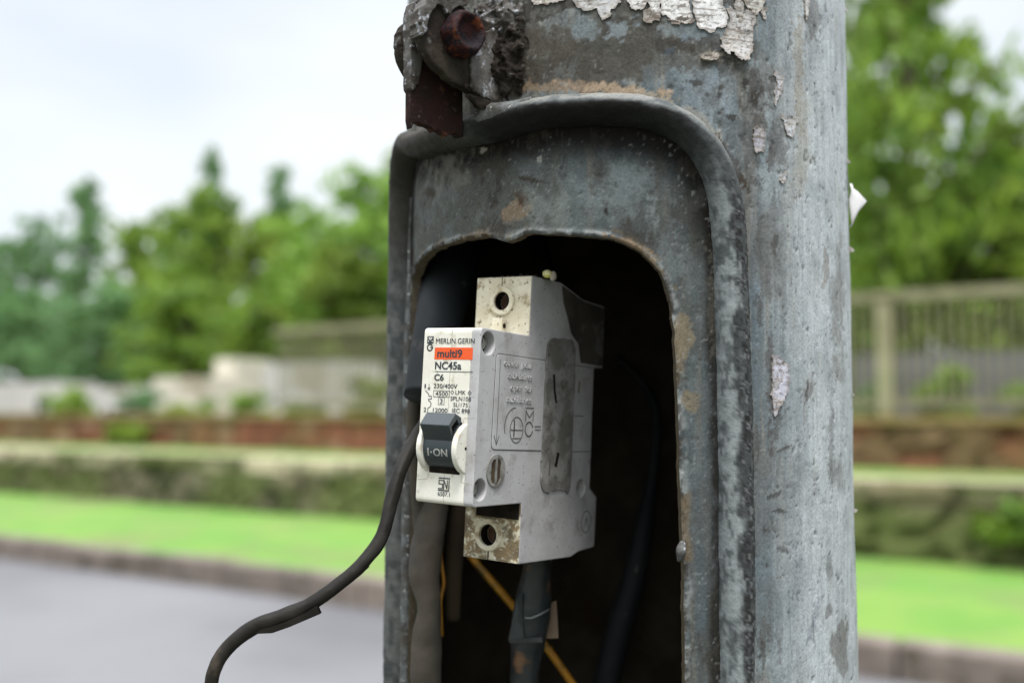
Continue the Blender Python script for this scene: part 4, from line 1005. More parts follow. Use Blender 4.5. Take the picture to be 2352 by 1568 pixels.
def scl(o):
    for v in o.data.vertices: v.co = v.co * MM
    return o
scl(side)
core_v, core_f = curve_plate([prof], 15.2, .25)
core = scl(mesh('casing', [(z - 1.4, x, y) for x, y, z in core_v], core_f, m_face, brk))
def cutter(c, r, h):
    m = MB().cyl(c, (0, 1, 0), r, r, h, n=32); o = mesh('cut', [tuple(q * MM for q in p) for p in m.v], m.f, None, None); return o
def bool_cut(o, cs):
    for c in cs:
        c.matrix_world = brk.matrix_world; md = o.modifiers.new('b', 'BOOLEAN'); md.operation = 'DIFFERENCE'; md.object = c; md.solver = 'EXACT'
    bpy.context.view_layer.update()
    me = bpy.data.meshes.new_from_object(o.evaluated_get(bpy.context.evaluated_depsgraph_get()))
    o.modifiers.clear(); o.data = me
    for c in cs: bpy.data.objects.remove(c)
bpy.context.view_layer.update()
bool_cut(core, [cutter((-.55, SEAM_T - 3, 32.1), 2.6, 12), cutter((-.9, SEAM_T - 3, -31.8), 2.9, 12)])
# terminal faces: thin stained skins in front of the core and the side cover
def skin(name, x0, x1, z0, z1, hole, m, y=SEAM_T, th=.25):
    v, f = curve_plate([rounded([(x0, z0), (x1, z0), (x1, z1), (x0, z1)], [.3] * 4), circle(hole[0], hole[1], hole[2])], th, .05)
    return scl(mesh(name, [(p[0], y - th / 2 - .02 + (-p[2]), p[1]) for p in v], [tuple(reversed(q)) for q in f], m, brk))
skin('terminal_face', -8.95, 8.95, 22.6, 38.75, (-.55, 32.1, 2.7), m_term)
skin('terminal_face', -8.95, 8.95, -38.45, -22.55, (-.9, -31.8, 3.0), m_termd)
def ringm(name, cx, cz, r0, r1, y0, th, m, gap=None, parent=brk):
    n = 48; V = []; F = []
    for i in range(n):
        q = 2 * math.pi * i / n; c_, s_ = math.cos(q), math.sin(q)
        for (r, y) in ((r0, y0), (r0, y0 - th), ((r0 + r1) / 2 + .3, y0 - th - .12), (r1 - .15, y0 - th), (r1, y0)): V.append(((cx + r * c_) * MM, y * MM, (cz + r * s_) * MM))
    for i in range(n):
        j = (i + 1) % n
        for k in range(4): F.append((i * 5 + k, i * 5 + k + 1, j * 5 + k + 1, j * 5 + k))
    return mesh(name, V, F, m, parent, smooth=False)
ringm('screw_collar', -.1, 32.1, 2.6, 4.1, SEAM_T - .2, .75, m_term)
ringm('screw_collar', -.7, -31.8, 2.9, 4.4, SEAM_T - .2, .9, m_term)
for (x, z, r) in ((-.55, 32.1, 2.5), (-.9, -31.8, 2.8)):
    b = MB().cyl((x, SEAM_T + 3.5, z), (0, 1, 0), r, r, 3)
    s_ = b.build('terminal_screw', m_brass, brk); scl(s_)
    b = MB().box(x - .35, x + .35, SEAM_T + 2.9, SEAM_T + 3.52, z - r * .9, z + r * .9); scl(b.build('screw_slot', m_seam, s_))
for (x, z, r, y0) in ((-.55, 32.1, 2.62, SEAM_T - .9), (-.9, -31.8, 2.92, SEAM_T - .6)):
    V = []; F = []
    for k_, yy in enumerate((y0, SEAM_T + 3.4)):
        for i in range(32): q = 2 * math.pi * i / 32; V.append(((x + r * .985 * math.cos(q)) * MM, yy * MM, (z + r * .985 * math.sin(q)) * MM))
    for i in range(32): F.append((i, (i + 1) % 32, 32 + (i + 1) % 32, 32 + i))
    mesh('screw_well_shade', V, F, m_hole, brk, smooth=True)  # dark liner paints the shade down the screw hole
def bx_(name, x0, x1, y0, y1, z0, z1, m, b=0, parent=brk): return scl(MB().box(x0, x1, y0, y1, z0, z1, b=b).build(name, m, parent))
o_ = bx_('test_block', -2.2, 1.6, 20.2, SEAM_T - .25, 23.0, 27.2, m_term, .3)
scl(MB().cyl((1.62, 21.5, 25.1), (1, 0, 0), .75, .75, .05).build('block_hole_shade', m_hole, brk))
bx_('notch_shade', -5.2, 8.6, SEAM_T - .6, SEAM_T - .3, -26.9, -22.6, m_hole)
bx_('seam', -.62, -.42, SEAM_T - .36, SEAM_T - .29, 36.2, 38.8, m_seam); bx_('seam', -.75, -.5, SEAM_T - .36, SEAM_T - .29, 22.6, 28.0, m_seam)
bx_('seam', -.95, -.55, SEAM_T - .36, SEAM_T - .29, -38.5, -36.0, m_seam)
# cracked mould seam down the front
def fline(name, pts, w, m, y=-.03, parent=brk, jit=0, th=.04):
    b = MB()
    for (x0, z0), (x1, z1) in zip(pts[:-1], pts[1:]):
        d = np.array([x1 - x0, z1 - z0]); L = np.linalg.norm(d) + 1e-9; d /= L; n = np.array([-d[1], d[0]]) * w / 2; e = d * w * .3
        c = [(x0 - e[0] + n[0], z0 - e[1] + n[1]), (x0 - e[0] - n[0], z0 - e[1] - n[1]), (x1 + e[0] - n[0], z1 + e[1] - n[1]), (x1 + e[0] + n[0], z1 + e[1] + n[1])]
        b.add([(p[0], y, p[1]) for p in c] + [(p[0], y + th, p[1]) for p in c], [(0, 1, 2, 3), (4, 5, 1, 0), (5, 6, 2, 1), (6, 7, 3, 2), (7, 4, 0, 3)])
    return scl(b.build(name, m, parent))
cr_p = [(.15, 22.2), (-.05, 20), (.1, 17.6), (-.15, 15), (.05, 12), (-.1, 9.5), (.1, 7), (-.1, 4.5), (.1, 2.5), (0, .8)]
m_crack = mat('hairline crack', (.30, .27, .20), rough=.9)
fline('crack', cr_p, .10, m_crack); fline('crack', [(-.1, -15), (.1, -18), (-.05, -20.5), (.1, -22.3)], .12, m_crack)
fline('crack', [(5.1, -2.4), (5.1, -.55), (8.7, -.35)], .10, m_crack); fline('crack', [(5.3, -14.8), (5.2, -16.5), (8.6, -16.95)], .10, m_crack); fline('crack', [(-5.3, -14.9), (-5.3, -16.4), (-8.9, -16.9)], .10, m_crack)

# printing
def lettering(body, x0, z0, w, h, m, parent=brk, y=-.05, bold=0, name='lettering', side=False, th=.05, shear=0):
    cu = bpy.data.curves.new('t', 'FONT'); cu.body = body; cu.size = 1; cu.offset = bold; cu.shear = shear; cu.extrude = .5
    ob = bpy.data.objects.new('t', cu); COL.objects.link(ob)
    me = bpy.data.meshes.new_from_object(ob.evaluated_get(bpy.context.evaluated_depsgraph_get())); bpy.data.objects.remove(ob)
    co = np.array([v.co[:] for v in me.vertices]); mn = co.min(0); mxx = co.max(0)
    co = (co - mn) / (mxx - mn)
    F = [tuple(q.vertices) for q in me.polygons]; bpy.data.meshes.remove(me)
    if not side: V = np.stack([x0 + co[:, 0] * w, y - co[:, 2] * th + th * 0, z0 + co[:, 1] * h], 1)
    else: V = np.stack([9.02 + co[:, 2] * th, x0 + co[:, 0] * w, z0 + co[:, 1] * h], 1)
    return mesh(name, V * MM, F, m, parent)
plate_o = bx_('orange_label', -5.27, 6.78, -.06, -.01, 14.24, 17.32, m_or)
lettering('MERLIN GERIN', -5.0, 18.32, 12.2, 1.38, m_ink)
lettering('multi9', -4.35, 14.74, 7.9, 2.1, m_ink, y=-.07, bold=.022)
lettering('NC45a', -4.9, 11.68, 8.4, 2.0, m_ink, bold=.022)
fline('rule', [(-4.9, 11.1), (7.05, 11.17)], .16, m_ink, y=-.06)
lettering('C6', -4.9, 8.76, 3.0, 1.75, m_ink, bold=.022)
lettering('230/400V', -4.95, 6.86, 7.5, 1.15, m_ink)
lettering('1', -7.95, 6.74, .4, 1.07, m_ink); lettering('2', -7.8, .63, .8, 1.15, m_ink)
lettering('4500', -4.25, 4.93, 3.95, 1.05, m_ink)
def frame(x0, x1, z0, z1, w=.11): fline('printed_frame', [(x0, z0), (x1, z0), (x1, z1), (x0, z1), (x0, z0)], w, m_ink, y=-.06)
frame(-4.93, .22, 4.62, 6.22); frame(-3.25, -1.37, 2.68, 4.5)
lettering('3', -2.7, 3.0, .8, 1.15, m_ink)
lettering('LMK', 2.05, 5.42, 3.2, 1.0, m_ink)
for cx in (1.05, 6.45): fline('printed_frame', [(cx - .5, 5.9), (cx, 6.4), (cx + .5, 5.9), (cx, 5.4), (cx - .5, 5.9)], .14, m_ink, y=-.06)
lettering('SPLN108', .6, 3.78, 6.4, 1.12, m_ink); lettering('SLI175', 1.6, 2.28, 4.5, 1.02, m_ink); lettering('IEC 898', 1.35, .76, 5.45, 1.1, m_ink); lettering('12000', -4.8, .68, 4.65, 1.07, m_ink)
sym = [(-7.64, 6.18), (-6.42, 5.19), (-6.39, 4.67), (-5.53, 4.70), (-5.48, 3.98), (-6.42, 3.95), (-6.39, 3.5)] + [(-6.39 + .85 * math.sin(q), 2.62 + .88 * math.cos(q)) for q in np.linspace(.3, 2.8, 8)] + [(-6.47, 1.68), (-6.54, .66)]
fline('switch_symbol', sym, .18, m_ink, y=-.06)
fline('switch_symbol', [(-6.52, 7.8), (-6.45, 6.4)], .14, m_ink, y=-.06); fline('switch_symbol', [(-6.9, 6.9), (-6.1, 6.3)], .14, m_ink, y=-.065); fline('switch_symbol', [(-6.05, 7.0), (-6.85, 6.3)], .14, m_ink, y=-.07)
# emblem: boxed M above a ringed G
b = MB(); v, f = curve_plate([[(-7.9, 18.3), (-5.85, 18.3), (-5.85, 20.25), (-7.9, 20.25)], [(-7.62, 18.62), (-6.95, 19.2), (-6.85, 19.2), (-6.12, 18.62), (-6.12, 19.2), (-6.88, 18.95 + .0), (-7.62, 19.25)]], .06, .005)
b.add([(p[0], -.03 - p[2], p[1]) for p in v], [tuple(reversed(q)) for q in f]); scl(b.build('emblem', m_ink, brk))
fline('emblem', [(-7.45, 19.85), (-6.88, 19.3), (-6.3, 19.85), (-7.45, 19.85)], .22, m_wht, y=-.085)
fline('emblem', [(-6.9 + .82 * math.cos(q), 17.3 + .82 * math.sin(q)) for q in np.linspace(.5, 6.1, 20)] + [(-6.05, 17.35), (-6.7, 17.35)], .34, m_ink, y=-.06)
# certification mark below the toggle
fline('certification_mark', [(-1.68, -15.95), (1.74, -15.9)], .32, m_ink, y=-.06); fline('certification_mark', [(-1.8, -18.98), (1.66, -18.98)], .32, m_ink, y=-.06)
fline('certification_mark', [(-.35, -16.5), (-1.6, -16.5), (-1.65, -17.4), (-.5, -17.4), (-.5, -18.55), (-1.75, -18.55)], .26, m_ink, y=-.06)
fline('certification_mark', [(-.15, -18.65), (-.1, -16.4), (.95, -18.5), (1.0, -16.4)], .26, m_ink, y=-.06); fline('certification_mark', [(1.55, -16.3), (1.55, -18.65)], .28, m_ink, y=-.06)
lettering('6507.1', -1.8, -20.42, 3.75, 1.1, m_ink)


# dirt scratches and dots scattered on the side and front
g = np.random.default_rng(44)
sc_ = MB()
for i in range(150):
    y0, z0 = g.uniform(1, 62), g.uniform(-37, 37)
    if (y0 < 24 and abs(z0) > 21.5) or (y0 < 15 and (z0 > 15 or z0 < -8)) or 31 < y0 < 50 and -21 < z0 < 24: continue
    L_ = g.uniform(.15, .9); a = g.normal() * .8 + 1.3; w = g.uniform(.04, .13)
    dy, dz = math.cos(a) * L_, math.sin(a) * L_
    sc_.box(-.001, .001, 0, 0.001, 0, 0.001) if 0 else sc_.add([(9.045 + (.2 if 7.5 < y0 < 31.5 and -8 < z0 < 16 else 0), y0 + w * dz / L_, z0 - w * dy / L_), (9.045 + (.2 if 7.5 < y0 < 31.5 and -8 < z0 < 16 else 0), y0 - w * dz / L_, z0 + w * dy / L_), (9.045 + (.2 if 7.5 < y0 < 31.5 and -8 < z0 < 16 else 0), y0 + dy, z0 + dz)], [(0, 1, 2)])
scl(sc_.build('dirt_marks', m_groove, brk))

# toggle: cheeks, barrel and lever
def extr_x(name, prof_, x0, x1, bev, m, parent=brk):
    v, f = curve_plate([prof_], x1 - x0, bev)
    return scl(mesh(name, [(z + (x0 + x1) / 2, x, y) for x, y, z in v], f, m, parent))
CY, CZ = 2.2, -8.2
chk = [(CY + 6.6 * math.cos(q), CZ + 6.6 * math.sin(q)) for q in np.linspace(math.pi * .5 + .1, math.pi * 1.5 - .1, 30)] + [(3, CZ - 6.5), (3, CZ + 6.5)]
extr_x('toggle_cheek', chk, 4.7, 6.3, .35, m_face); extr_x('toggle_cheek', chk, -6.4, -4.95, .35, m_face)
scl(MB().cyl((6.3, -.3, CZ + .1), (1, 0, 0), .42, .42, .03, n=16).build('cheek_hole_shade', m_hole, brk))
bx_('toggle_recess_shade', -4.94, 4.69, -.05, -.008, -14.75, -1.6, m_hole)  # dark sheet in place of the shaded gap round the barrel
tog = empty('toggle'); tog.parent = brk
br_ = MB().cyl((-4.85, CY, CZ), (1, 0, 0), 5.5, 5.5, 9.4, n=64); br_o = scl(br_.build('barrel', m_blk, tog)); br_o.data.shade_smooth()
try: br_o.data.set_sharp_from_angle(angle=.7)
except Exception: pass
lv = rounded([(-2.5, .6), (-5.2, -2.5), (-2.6, -7.0), (1.5, -7.5), (1.5, -1.0)], [.25, .35, .2, .2, .2])
hol = rounded([(-1.7, -.9), (-3.9, -2.9), (-2.5, -5.5), (-.7, -2.2)], [.2] * 4)
extr_x('lever', lv, -4.9, 3.2, .2, m_blk, tog)
v, f = curve_plate([lv, hol], 1.2, .15); scl(mesh('lever_side', [(z + 3.65, x, y) for x, y, z in v], f, m_blk, tog))
scl(MB().add([(3.22, y, z) for y, z in hol], [tuple(range(len(hol)))]).build('lever_window_shade', m_hole, tog))
# I-ON written round the barrel
def on_barrel(body, x0, w, zc, h, m):
    o = lettering(body, x0, 0, w, h, m, parent=tog, bold=.02, name='toggle_lettering')
    import bmesh
    bm = bmesh.new(); bm.from_mesh(o.data)
    for _ in range(3): bmesh.ops.subdivide_edges(bm, edges=[e for e in bm.edges if e.calc_length() > .25 * MM], cuts=1)
    bmesh.ops.triangulate(bm, faces=bm.faces[:]); bm.to_mesh(o.data); bm.free()
    for v_ in o.data.vertices:
        a = (v_.co.z / MM - h / 2 + zc - CZ) / 5.5; rr = 5.5 + .05
        v_.co.y = (CY - rr * math.cos(a)) * MM; v_.co.z = (CZ + rr * math.sin(a)) * MM
on_barrel('I', -3.45, .42, -9.4, 2.0, m_wht); on_barrel('.', -2.55, .55, -9.4, .55, m_wht); on_barrel('ON', -1.6, 4.4, -9.4, 1.95, m_wht)

# side details
for (y, z, r) in ((3.45, 18.75, 2.9), (3.0, -18.2, 2.7), (55.5, -19.5, 2.55)):
    n = 24; mb_ = MB().cyl((6.3, y, z), (1, 0, 0), r * .55, r * .55, .8, n=n); scl(mb_.build('pocket_boss', m_lab, brk)); scl(MB().cyl((6.21, y, z), (1, 0, 0), r, r, .04, n=24).build('pocket_shade_disc', m_hole, brk))  # dark floor discs put the pockets' shade into colour
rv = circle(9.6, -13.6, 4.3, 40); slot = rounded([(7.3, -11.6), (8.2, -10.7), (11.0, -10.7), (11.8, -11.8), (11.8, -15.6), (10.9, -16.8), (8.1, -16.8), (7.3, -15.8)], [.5] * 8)
v, f = curve_plate([rv, slot], .5, .12); rvo = scl(mesh('rivet', [(z + 9.1, x, y) for x, y, z in v], f, m_lab, brk))
scl(MB().add([(9.03, y, z) for y, z in slot], [tuple(range(len(slot)))]).build('rivet_recess', mat('brown recess', (.07, .045, .02), (.03, .02, .012), scale=500, rough=.9), rvo))
scl(MB().box(9.04, 9.5, 9.2, 9.9, -16.7, -10.8, b=.1).build('rivet_bar', m_lab, rvo))
def sline(name, pts, w, m, x=9.0, th=.04, parent=brk):
    b = MB()
    for (y0, z0), (y1, z1) in zip(pts[:-1], pts[1:]):
        d = np.array([y1 - y0, z1 - z0]); L = np.linalg.norm(d) + 1e-9; d /= L; n = np.array([-d[1], d[0]]) * w / 2; e = d * w * .3
        c = [(y0 - e[0] + n[0], z0 - e[1] + n[1]), (y0 - e[0] - n[0], z0 - e[1] - n[1]), (y1 + e[0] - n[0], z1 + e[1] - n[1]), (y1 + e[0] + n[0], z1 + e[1] + n[1])]
        b.add([(x + th, *p) for p in c] + [(x - .02, *p) for p in c], [(3, 2, 1, 0), (4, 5, 1, 0), (5, 6, 2, 1), (6, 7, 3, 2), (7, 4, 0, 3)])
    return scl(b.build(name, m, parent))
pan = rounded([(31.7, 16.5), (7.3, 16.5), (7.0, -8.2), (31.7, -8.6)], [.01, 1.6, 1.6, .01])
pn = curve_plate([rounded([(7.4, 16.3), (31.8, 16.3), (31.8, -8.4), (7.2, -8.1)], [1.4, .1, .1, 1.4])], .22, .1)
scl(mesh('embossed_panel', [(z + 9.06, x, y) for x, y, z in pn[0]], pn[1], m_side, brk))
i0 = pan.index((31.7, -8.6)) if (31.7, -8.6) in pan else len(pan) - 1
sline('panel_groove', [p for p in pan], .22, m_groove)
def emb(body, x0, z0, w, h, bold=0): 
    o = lettering(body, x0, z0, w, h, m_side, side=True, th=.30, name='embossed_lettering', bold=bold)
    for v_ in o.data.vertices: v_.co.x += .12 * MM
    lettering(body, x0 + .10, z0 - .12, w, h, m_groove, side=True, th=.14, name='lettering_shadow', bold=bold).location.x = .04 * MM  # dark shifted copy paints a drop shadow beside the raised letters
emb('ouvrir  pour', 10.8, 13.1, 14.0, 1.9); emb('auxiliaires', 13.2, 10.4, 11.8, 1.7); emb('open  for', 14.4, 6.9, 10.8, 1.9); emb('auxiliaries', 12.9, 4.2, 12.2, 1.7)
sline('arrow_mark', [(9.1, 15.0), (9.1, -6.4)], .16, m_groove, x=9.2); sline('arrow_mark', [(7.9, -4.6), (9.1, -6.9), (10.2, -4.6)], .22, m_groove, x=9.2)
arc = lambda cx, cz, r, a, b_, rz=None: [(cx + r * math.cos(q), cz + (rz or r) * math.sin(q)) for q in np.linspace(a, b_, 22)]
sline('turn_symbol', arc(18.4, -3.0, 3.2, 0, 6.28, 3.4), .28, m_groove, x=9.2); sline('turn_symbol', arc(17.6, -2.2, 5.0, 1.6, 3.5), .28, m_groove, x=9.2)
sline('turn_symbol', [(15.6, -3.0), (21.2, -3.0)], .25, m_groove, x=9.22); sline('turn_symbol', [(16.6, -5.2), (20.4, -5.2)], .25, m_groove, x=9.22); sline('turn_symbol', [(17.2, -.6), (17.2, -4.6)], .5, m_seam, x=9.22)
sline('emblem', [(22.5, 3.0), (26.6, 3.0)], .3, m_groove, x=9.2); sline('emblem', [(22.7, -.5), (22.7, 2.2), (24.6, .4), (26.5, 2.2), (26.5, -.5)], .35, m_groove, x=9.2)
sline('emblem', arc(24.6, -2.7, 1.9, .3, 6.0), .4, m_groove, x=9.2)
sline('emblem', [(27.6, -1.9), (30.6, -1.9)], .3, m_groove, x=9.2); sline('emblem', [(27.8, -2.8), (30.6, -2.8)], .3, m_groove, x=9.2)
# grey label residue strip
g_l = np.random.default_rng(8)
lp = rounded([(32.2, 21.0), (34.0, 22.7), (46.4, 23.4), (48.4, 21.0), (48.8, -19.0), (47.4, -20.6), (44.0, -19.4), (40, -20.2), (34.0, -19.8), (31.9, -18.0)], [1, 1, 1, 1, 1, .8, .8, .8, 1.2, 1])
lp = np.array(lp + lp[:1]); L_ = np.concatenate([[0], np.cumsum(np.linalg.norm(np.diff(lp, axis=0), axis=1))]); t_ = np.arange(0, L_[-1] - .5, 1.1); lp = np.stack([np.interp(t_, L_, lp[:, 0]), np.interp(t_, L_, lp[:, 1])], 1); lp = [tuple(p_ + np.array([(float(fbm(p_[1] * .5, p_[0] * .5, 0, 3, 5)) - .5) * 1.1, (float(fbm(p_[1] * .5, p_[0] * .5, 4, 3, 6)) - .5) * 1.6])) for p_ in lp]
v, f = curve_plate([lp], .5, .08); lbl = scl(mesh('label_residue', [(z + 9.12, x, y) for x, y, z in v], f, m_lab, brk, label='dark rough strip of label residue on the side'))
sline('residue_edge', lp + lp[:1], .3, m_groove, x=9.0, parent=lbl)
sline('gouge', [(36.3, 12.5), (37.2, 8.0), (38.2, 5.2)], 1.1, m_hole, x=9.36, parent=lbl); sline('gouge', [(40.6, -9.5), (39.6, -12.6)], 1.5, m_hole, x=9.36, parent=lbl); sline('gouge', [(36.2, -11.0), (36.2, -15.2)], .7, m_groove, x=9.37, parent=lbl)
sline('scratch', [(38, 1), (41, -1.5), (44, 1.5)], .12, m_hole, x=9.36, parent=lbl)
m_film = mat('brown black stain and shade film', (.07, .06, .05), (.03, .026, .022), scale=90, rough=.95, grime=(.13, .125, .12), grime_scale=100, grime_lo=.52, grime_hi=.66)  # brown stain that also carries the hatch opening's shade, painted dark
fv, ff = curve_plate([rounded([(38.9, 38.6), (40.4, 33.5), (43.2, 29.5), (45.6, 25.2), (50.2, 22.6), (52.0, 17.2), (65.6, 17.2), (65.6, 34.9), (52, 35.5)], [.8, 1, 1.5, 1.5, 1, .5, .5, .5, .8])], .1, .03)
scl(mesh('stain_shade_film', [(z + 9.03, x, y) for x, y, z in fv], ff, m_film, brk))
sline('panel_groove', [(49.0, 16.3), (58.8, 16.3)], .25, m_groove); sline('panel_groove', [(49.3, -8.8), (60.0, -8.8)], .25, m_groove); sline('panel_groove', [(50.0, 1.6), (55.5, 1.6)], .3, m_groove)
sline('stain', [(51.6, 8.6), (51.9, 11.5)], 1.2, mat('brown stain', (.2, .16, .13), rough=.9))
sline('emblem', arc(59.6, -29.6, 2.9, 0, 6.28, 3.2), .3, m_groove, x=9.02); sline('emblem', [(58.4, -31), (59.6, -28.4), (60.8, -31)], .3, m_groove, x=9.04)

# ================================================================== CABLES and small things in the hatch
m_rub = mat('black rubber', (.011, .010, .009), (.019, .017, .014), scale=120, rough=.55, spec=.16, grime=(.045, .036, .027), grime_scale=110, grime_lo=.54, grime_hi=.70, bump=.00015, bscale=500)
m_rub2 = mat('dusty black tube', (.010, .012, .015), (.015, .018, .020), scale=60, spec=.2, rough=.65, grime=(.06, .055, .05), grime_scale=60, grime_lo=.6, grime_hi=.75, speck=(.12, .11, .1), speck_scale=200, speck_lo=.68, speck_hi=.74)
m_dust = mat('dusty brown sheath', (.062, .052, .041), (.034, .029, .022), scale=60, rough=.95, grime=(.045, .04, .035), grime_scale=70, grime_lo=.52, grime_hi=.7, bump=.0003, bscale=400)
m_yel = mat('dirty yellow insulation', (.50, .24, .015), (.32, .14, .012), scale=120, rough=.5, grime=(.12, .08, .02), grime_scale=90)
m_tape = mat('black electrical tape', (.016, .020, .022), (.03, .034, .035), scale=90, spec=.3, rough=.4, grime=(.14, .075, .04), grime_scale=70, grime_lo=.56, grime_hi=.68, bump=.0003, bscale=250)
m_tbr = mat('brown tape flap', (.17, .12, .08), (.12, .085, .06), scale=90, rough=.8)
def P(u, v, d): return at(u, v, d)
cab = [P(1075, 850, 318), P(1030, 910, 306), (P(990, 950, 296)), P(962, 993, 286), P(925, 1066, 277), P(900, 1145, 272), P(876, 1232, 268), P(830, 1296, 265), P(770, 1347, 263), P(716, 1385, 262), P(650, 1416, 261), P(580, 1441, 260), P(522, 1488, 259), P(492, 1540, 258), P(484, 1600, 258), P(486, 1700, 258), P(500, 1850, 260)]
tube('black_cable', cab, [1.75, 1.75, 1.8, 1.85, 1.9, 1.9, 1.85, 1.8, 1.75, 1.8, 2.1, 2.0, 1.8, 1.75, 1.7, 1.7, 1.7], m_rub, n=18, bump=.3, seed=3, label='thin black cable curving out of the hatch down to the left over the road', cat='cable')
cb = bpy.data.objects['black_cable']
def fin(pts, w, m, parent, name='split_sheath'):
    P_ = np.array(pts, float); V = []; F = []
    for i, p in enumerate(P_):
        V += [p * MM, (p + np.array([.35, .15, -1.0]) * w[i]) * MM, (p + np.array([.35, 1.0, -1.0]) * w[i]) * MM, (p + np.array([0, 1.3, 0])) * MM]
    for i in range(len(P_) - 1):
        for j in range(4): F.append((i * 4 + j, i * 4 + (j + 1) % 4, (i + 1) * 4 + (j + 1) % 4, (i + 1) * 4 + j))
    return mesh(name, V, F, m, parent)
fin([P(585, 1447, 258.6), P(620, 1440, 258.8), P(660, 1426, 259.2), P(700, 1407, 260), P(728, 1389, 260.4)], [.9, 1.5, 1.5, 1.7, 2.3], m_rub, cb)
fin([P(800, 1330, 263), P(825, 1307, 264), P(842, 1290, 264.6)], [.5, 1.3, 1.5], m_rub, cb)
fin([P(866, 1256, 266), P(882, 1225, 267), P(890, 1208, 267)], [.4, 1.2, 1.2], m_rub, cb)
# wide dark tube upper left
tube('black_tube', [P(1060, 480, 330), P(1043, 560, 322), P(1026, 650, 309), P(1008, 740, 298), P(986, 830, 290), P(968, 912, 285)], [9.2, 9.0, 8.2, 7.2, 6.0, 5.2], m_rub2, n=32, label='wide dark plastic tube tapering down behind the left edge of the hatch', cat='tube')
tube('sheathed_cable', [P(955, 880, 297), P(948, 960, 299), P(950, 1040, 300), P(955, 1110, 301), P(962, 1180, 302), P(968, 1280, 298)], [2.0, 2.0, 1.9, 1.9, 2.0, 2.0], m_dust, n=14, label='narrow brown cable between the wide dark tube and the dusty thick cable', cat='cable')
tube('thick_cable', [P(1010, 1080, 308), P(995, 1150, 305), P(984, 1230, 301), P(976, 1310, 299), P(984, 1390, 297), P(980, 1470, 296), P(978, 1560, 296), P(985, 1700, 300), P(990, 1900, 310)], [4.4, 4.5, 4.7, 4.8, 3.5, 4.4, 4.4, 4.4, 4.4], m_dust, n=22, bump=.5, seed=8, label='thick dusty brown cable hanging in the lower left of the hatch', cat='cable')
tube('yellow_wire', [P(1030, 1190, 330), P(1052, 1236, 326), P(1088, 1285, 322), P(1135, 1340, 320), P(1185, 1398, 320), P(1250, 1478, 322), P(1300, 1548, 322), P(1345, 1620, 324), P(1400, 1750, 326)], 1.25, m_yel, n=12, label='yellow wire running diagonally behind the taped cable', cat='wire')
tube('thin_wire', [P(1012, 1165, 306), P(1016, 1230, 305), P(1012, 1270, 304.5), P(1016, 1310, 304), P(1019, 1340, 304), P(1012, 1385, 305), P(1015, 1460, 310)], .55, m_yel, n=8, label='thin yellow wire beside the dusty thick cable', cat='wire')
tube('brown_sheath', [P(1060, 1130, 318), P(1050, 1200, 318), P(1042, 1300, 320), P(1040, 1420, 324)], [3.6, 3.6, 3.0, 2.4], mat('dark brown sheath', (.05, .035, .02), (.03, .022, .015), scale=60, rough=.9), n=14, label='dark brown sheath in the shade behind the breaker bottom', cat='cable')
tc_ = tube('taped_cable', [P(1235, 1240, 296), P(1234, 1300, 297), P(1229, 1345, 298), P(1222, 1400, 299), P(1215, 1455, 300), P(1208, 1520, 301), P(1202, 1600, 303), P(1195, 1800, 310)], [4.2, 4.3, 4.8, 5.6, 5.3, 4.5, 4.2, 4.2], m_tape, n=24, bump=.35, seed=12, label='black taped cable coming out of the bottom of the breaker', cat='cable')
def flap(pts, m, name, parent, th=.3):
    o = mesh(name, np.array([P(*p) for p in pts]) * MM, [tuple(range(len(pts)))], m, parent); q = o.modifiers.new('thickness', 'SOLIDIFY'); q.thickness = th * MM; return o
flap([(1238, 1395, 302), (1278, 1378, 300), (1283, 1464, 300), (1240, 1466, 302)], m_tbr, 'tape_flap', tc_)
flap([(1188, 1375, 296), (1200, 1360, 294), (1205, 1465, 294.5), (1169, 1466, 296)], m_tape, 'tape_flap', tc_)
flap([(1168, 1466, 296), (1245, 1462, 293.5), (1246, 1474, 293.5), (1172, 1476, 296)], m_tape, 'tape_edge', tc_)
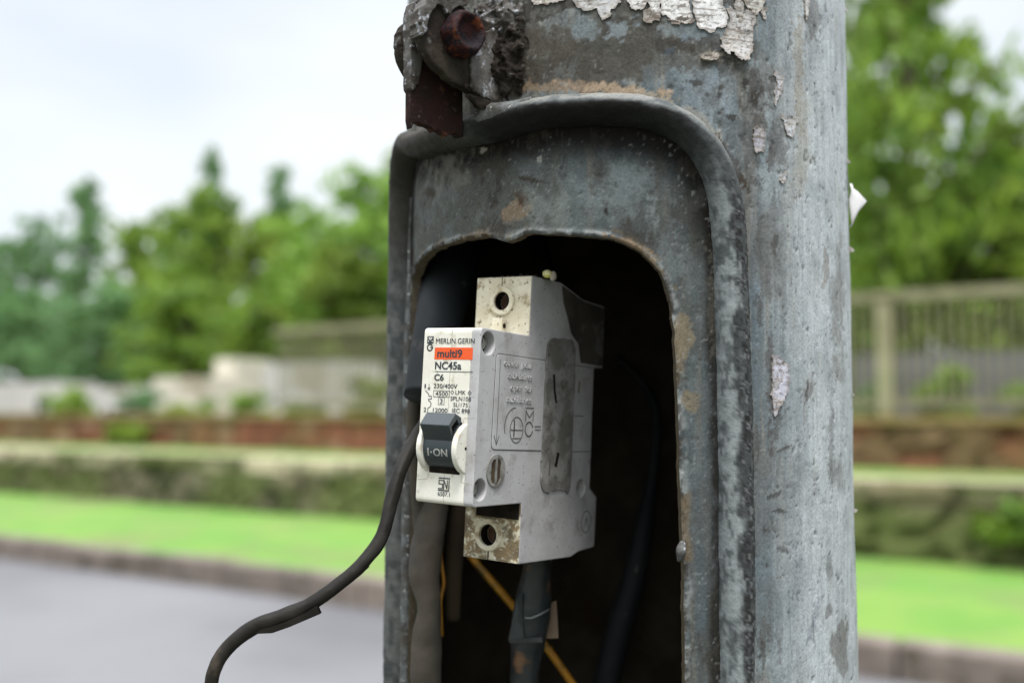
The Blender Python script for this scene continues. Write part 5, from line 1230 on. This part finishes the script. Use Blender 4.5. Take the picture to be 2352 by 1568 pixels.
tube('tape_wrap', [P(1206, 1418, 293.6), P(1222, 1418, 292.8), P(1245, 1408, 293.2), P(1262, 1398, 296)], [.25, .3, .3, .2], mat('tape edge', (.14, .15, .15), rough=.5), tc_, n=8)
tube('black_wire', [P(1420, 820, 372), P(1490, 900, 368), P(1508, 980, 364), P(1500, 1080, 360), P(1480, 1200, 356), P(1455, 1330, 352), P(1420, 1450, 350), P(1385, 1600, 350)], [1.6, 1.8, 2, 2, 3.4, 4.2, 4.6, 4.6], m_rub2, n=14, label='dark wire hanging in the right shade inside the pole', cat='wire')
tube('terminal_wire', [P(1240, 560, 345), P(1250, 600, 330), P(1262, 625, 312), P(1268, 660, 305)], [3.2, 2.6, 2.0, 2.0], m_rub2, n=14, label='dark wire entering the top of the breaker', cat='wire')
def pebble(name, c, r, m, sq=(1, 1, 1), **k):
    V = []; F = []; n = 14; h = 9
    for j in range(h + 1):
        t = math.pi * j / h
        for i in range(n):
            q = 2 * math.pi * i / n; V.append((c + np.array([math.sin(t) * math.cos(q) * sq[0], math.sin(t) * math.sin(q) * sq[1], math.cos(t) * sq[2]]) * r * (1 + .12 * float(fbm(i * .8, j * .9, r, 2, 5)))) * MM)
    for j in range(h):
        for i in range(n): F.append((j * n + i, (j + 1) * n + i, (j + 1) * n + (i + 1) % n, j * n + (i + 1) % n))
    return mesh(name, V, F, m, smooth=True, **k)
pebble('seed', P(1257, 629, 272), 1.15, mat('yellow seed', (.60, .55, .12), (.66, .62, .35), scale=500, rough=.5), (1.1, 1, .95), label='tiny yellow seed resting on top of the breaker', cat='seed')
pebble('pebble', P(1270, 634, 272.5), 1.15, mat('grey grit', (.42, .37, .32), (.3, .26, .22), scale=700, rough=.9), (.85, .9, 1.2), label='tiny grey lump of grit beside the yellow seed on the breaker', cat='pebble')
# crumbs of dirt along the top of the breaker
d_ = MB(); g = np.random.default_rng(3)
for i in range(60):
    x = g.uniform(-8, 8.6); y = SEAM_T + g.uniform(.6, 13); s = g.uniform(.15, .5)
    d_.box(x - s, x + s, y - s, y + s, 39.0, 39.1 + s * 1.3)
scl(d_.build('dirt_crumbs', m_crud, brk))
d2 = MB()
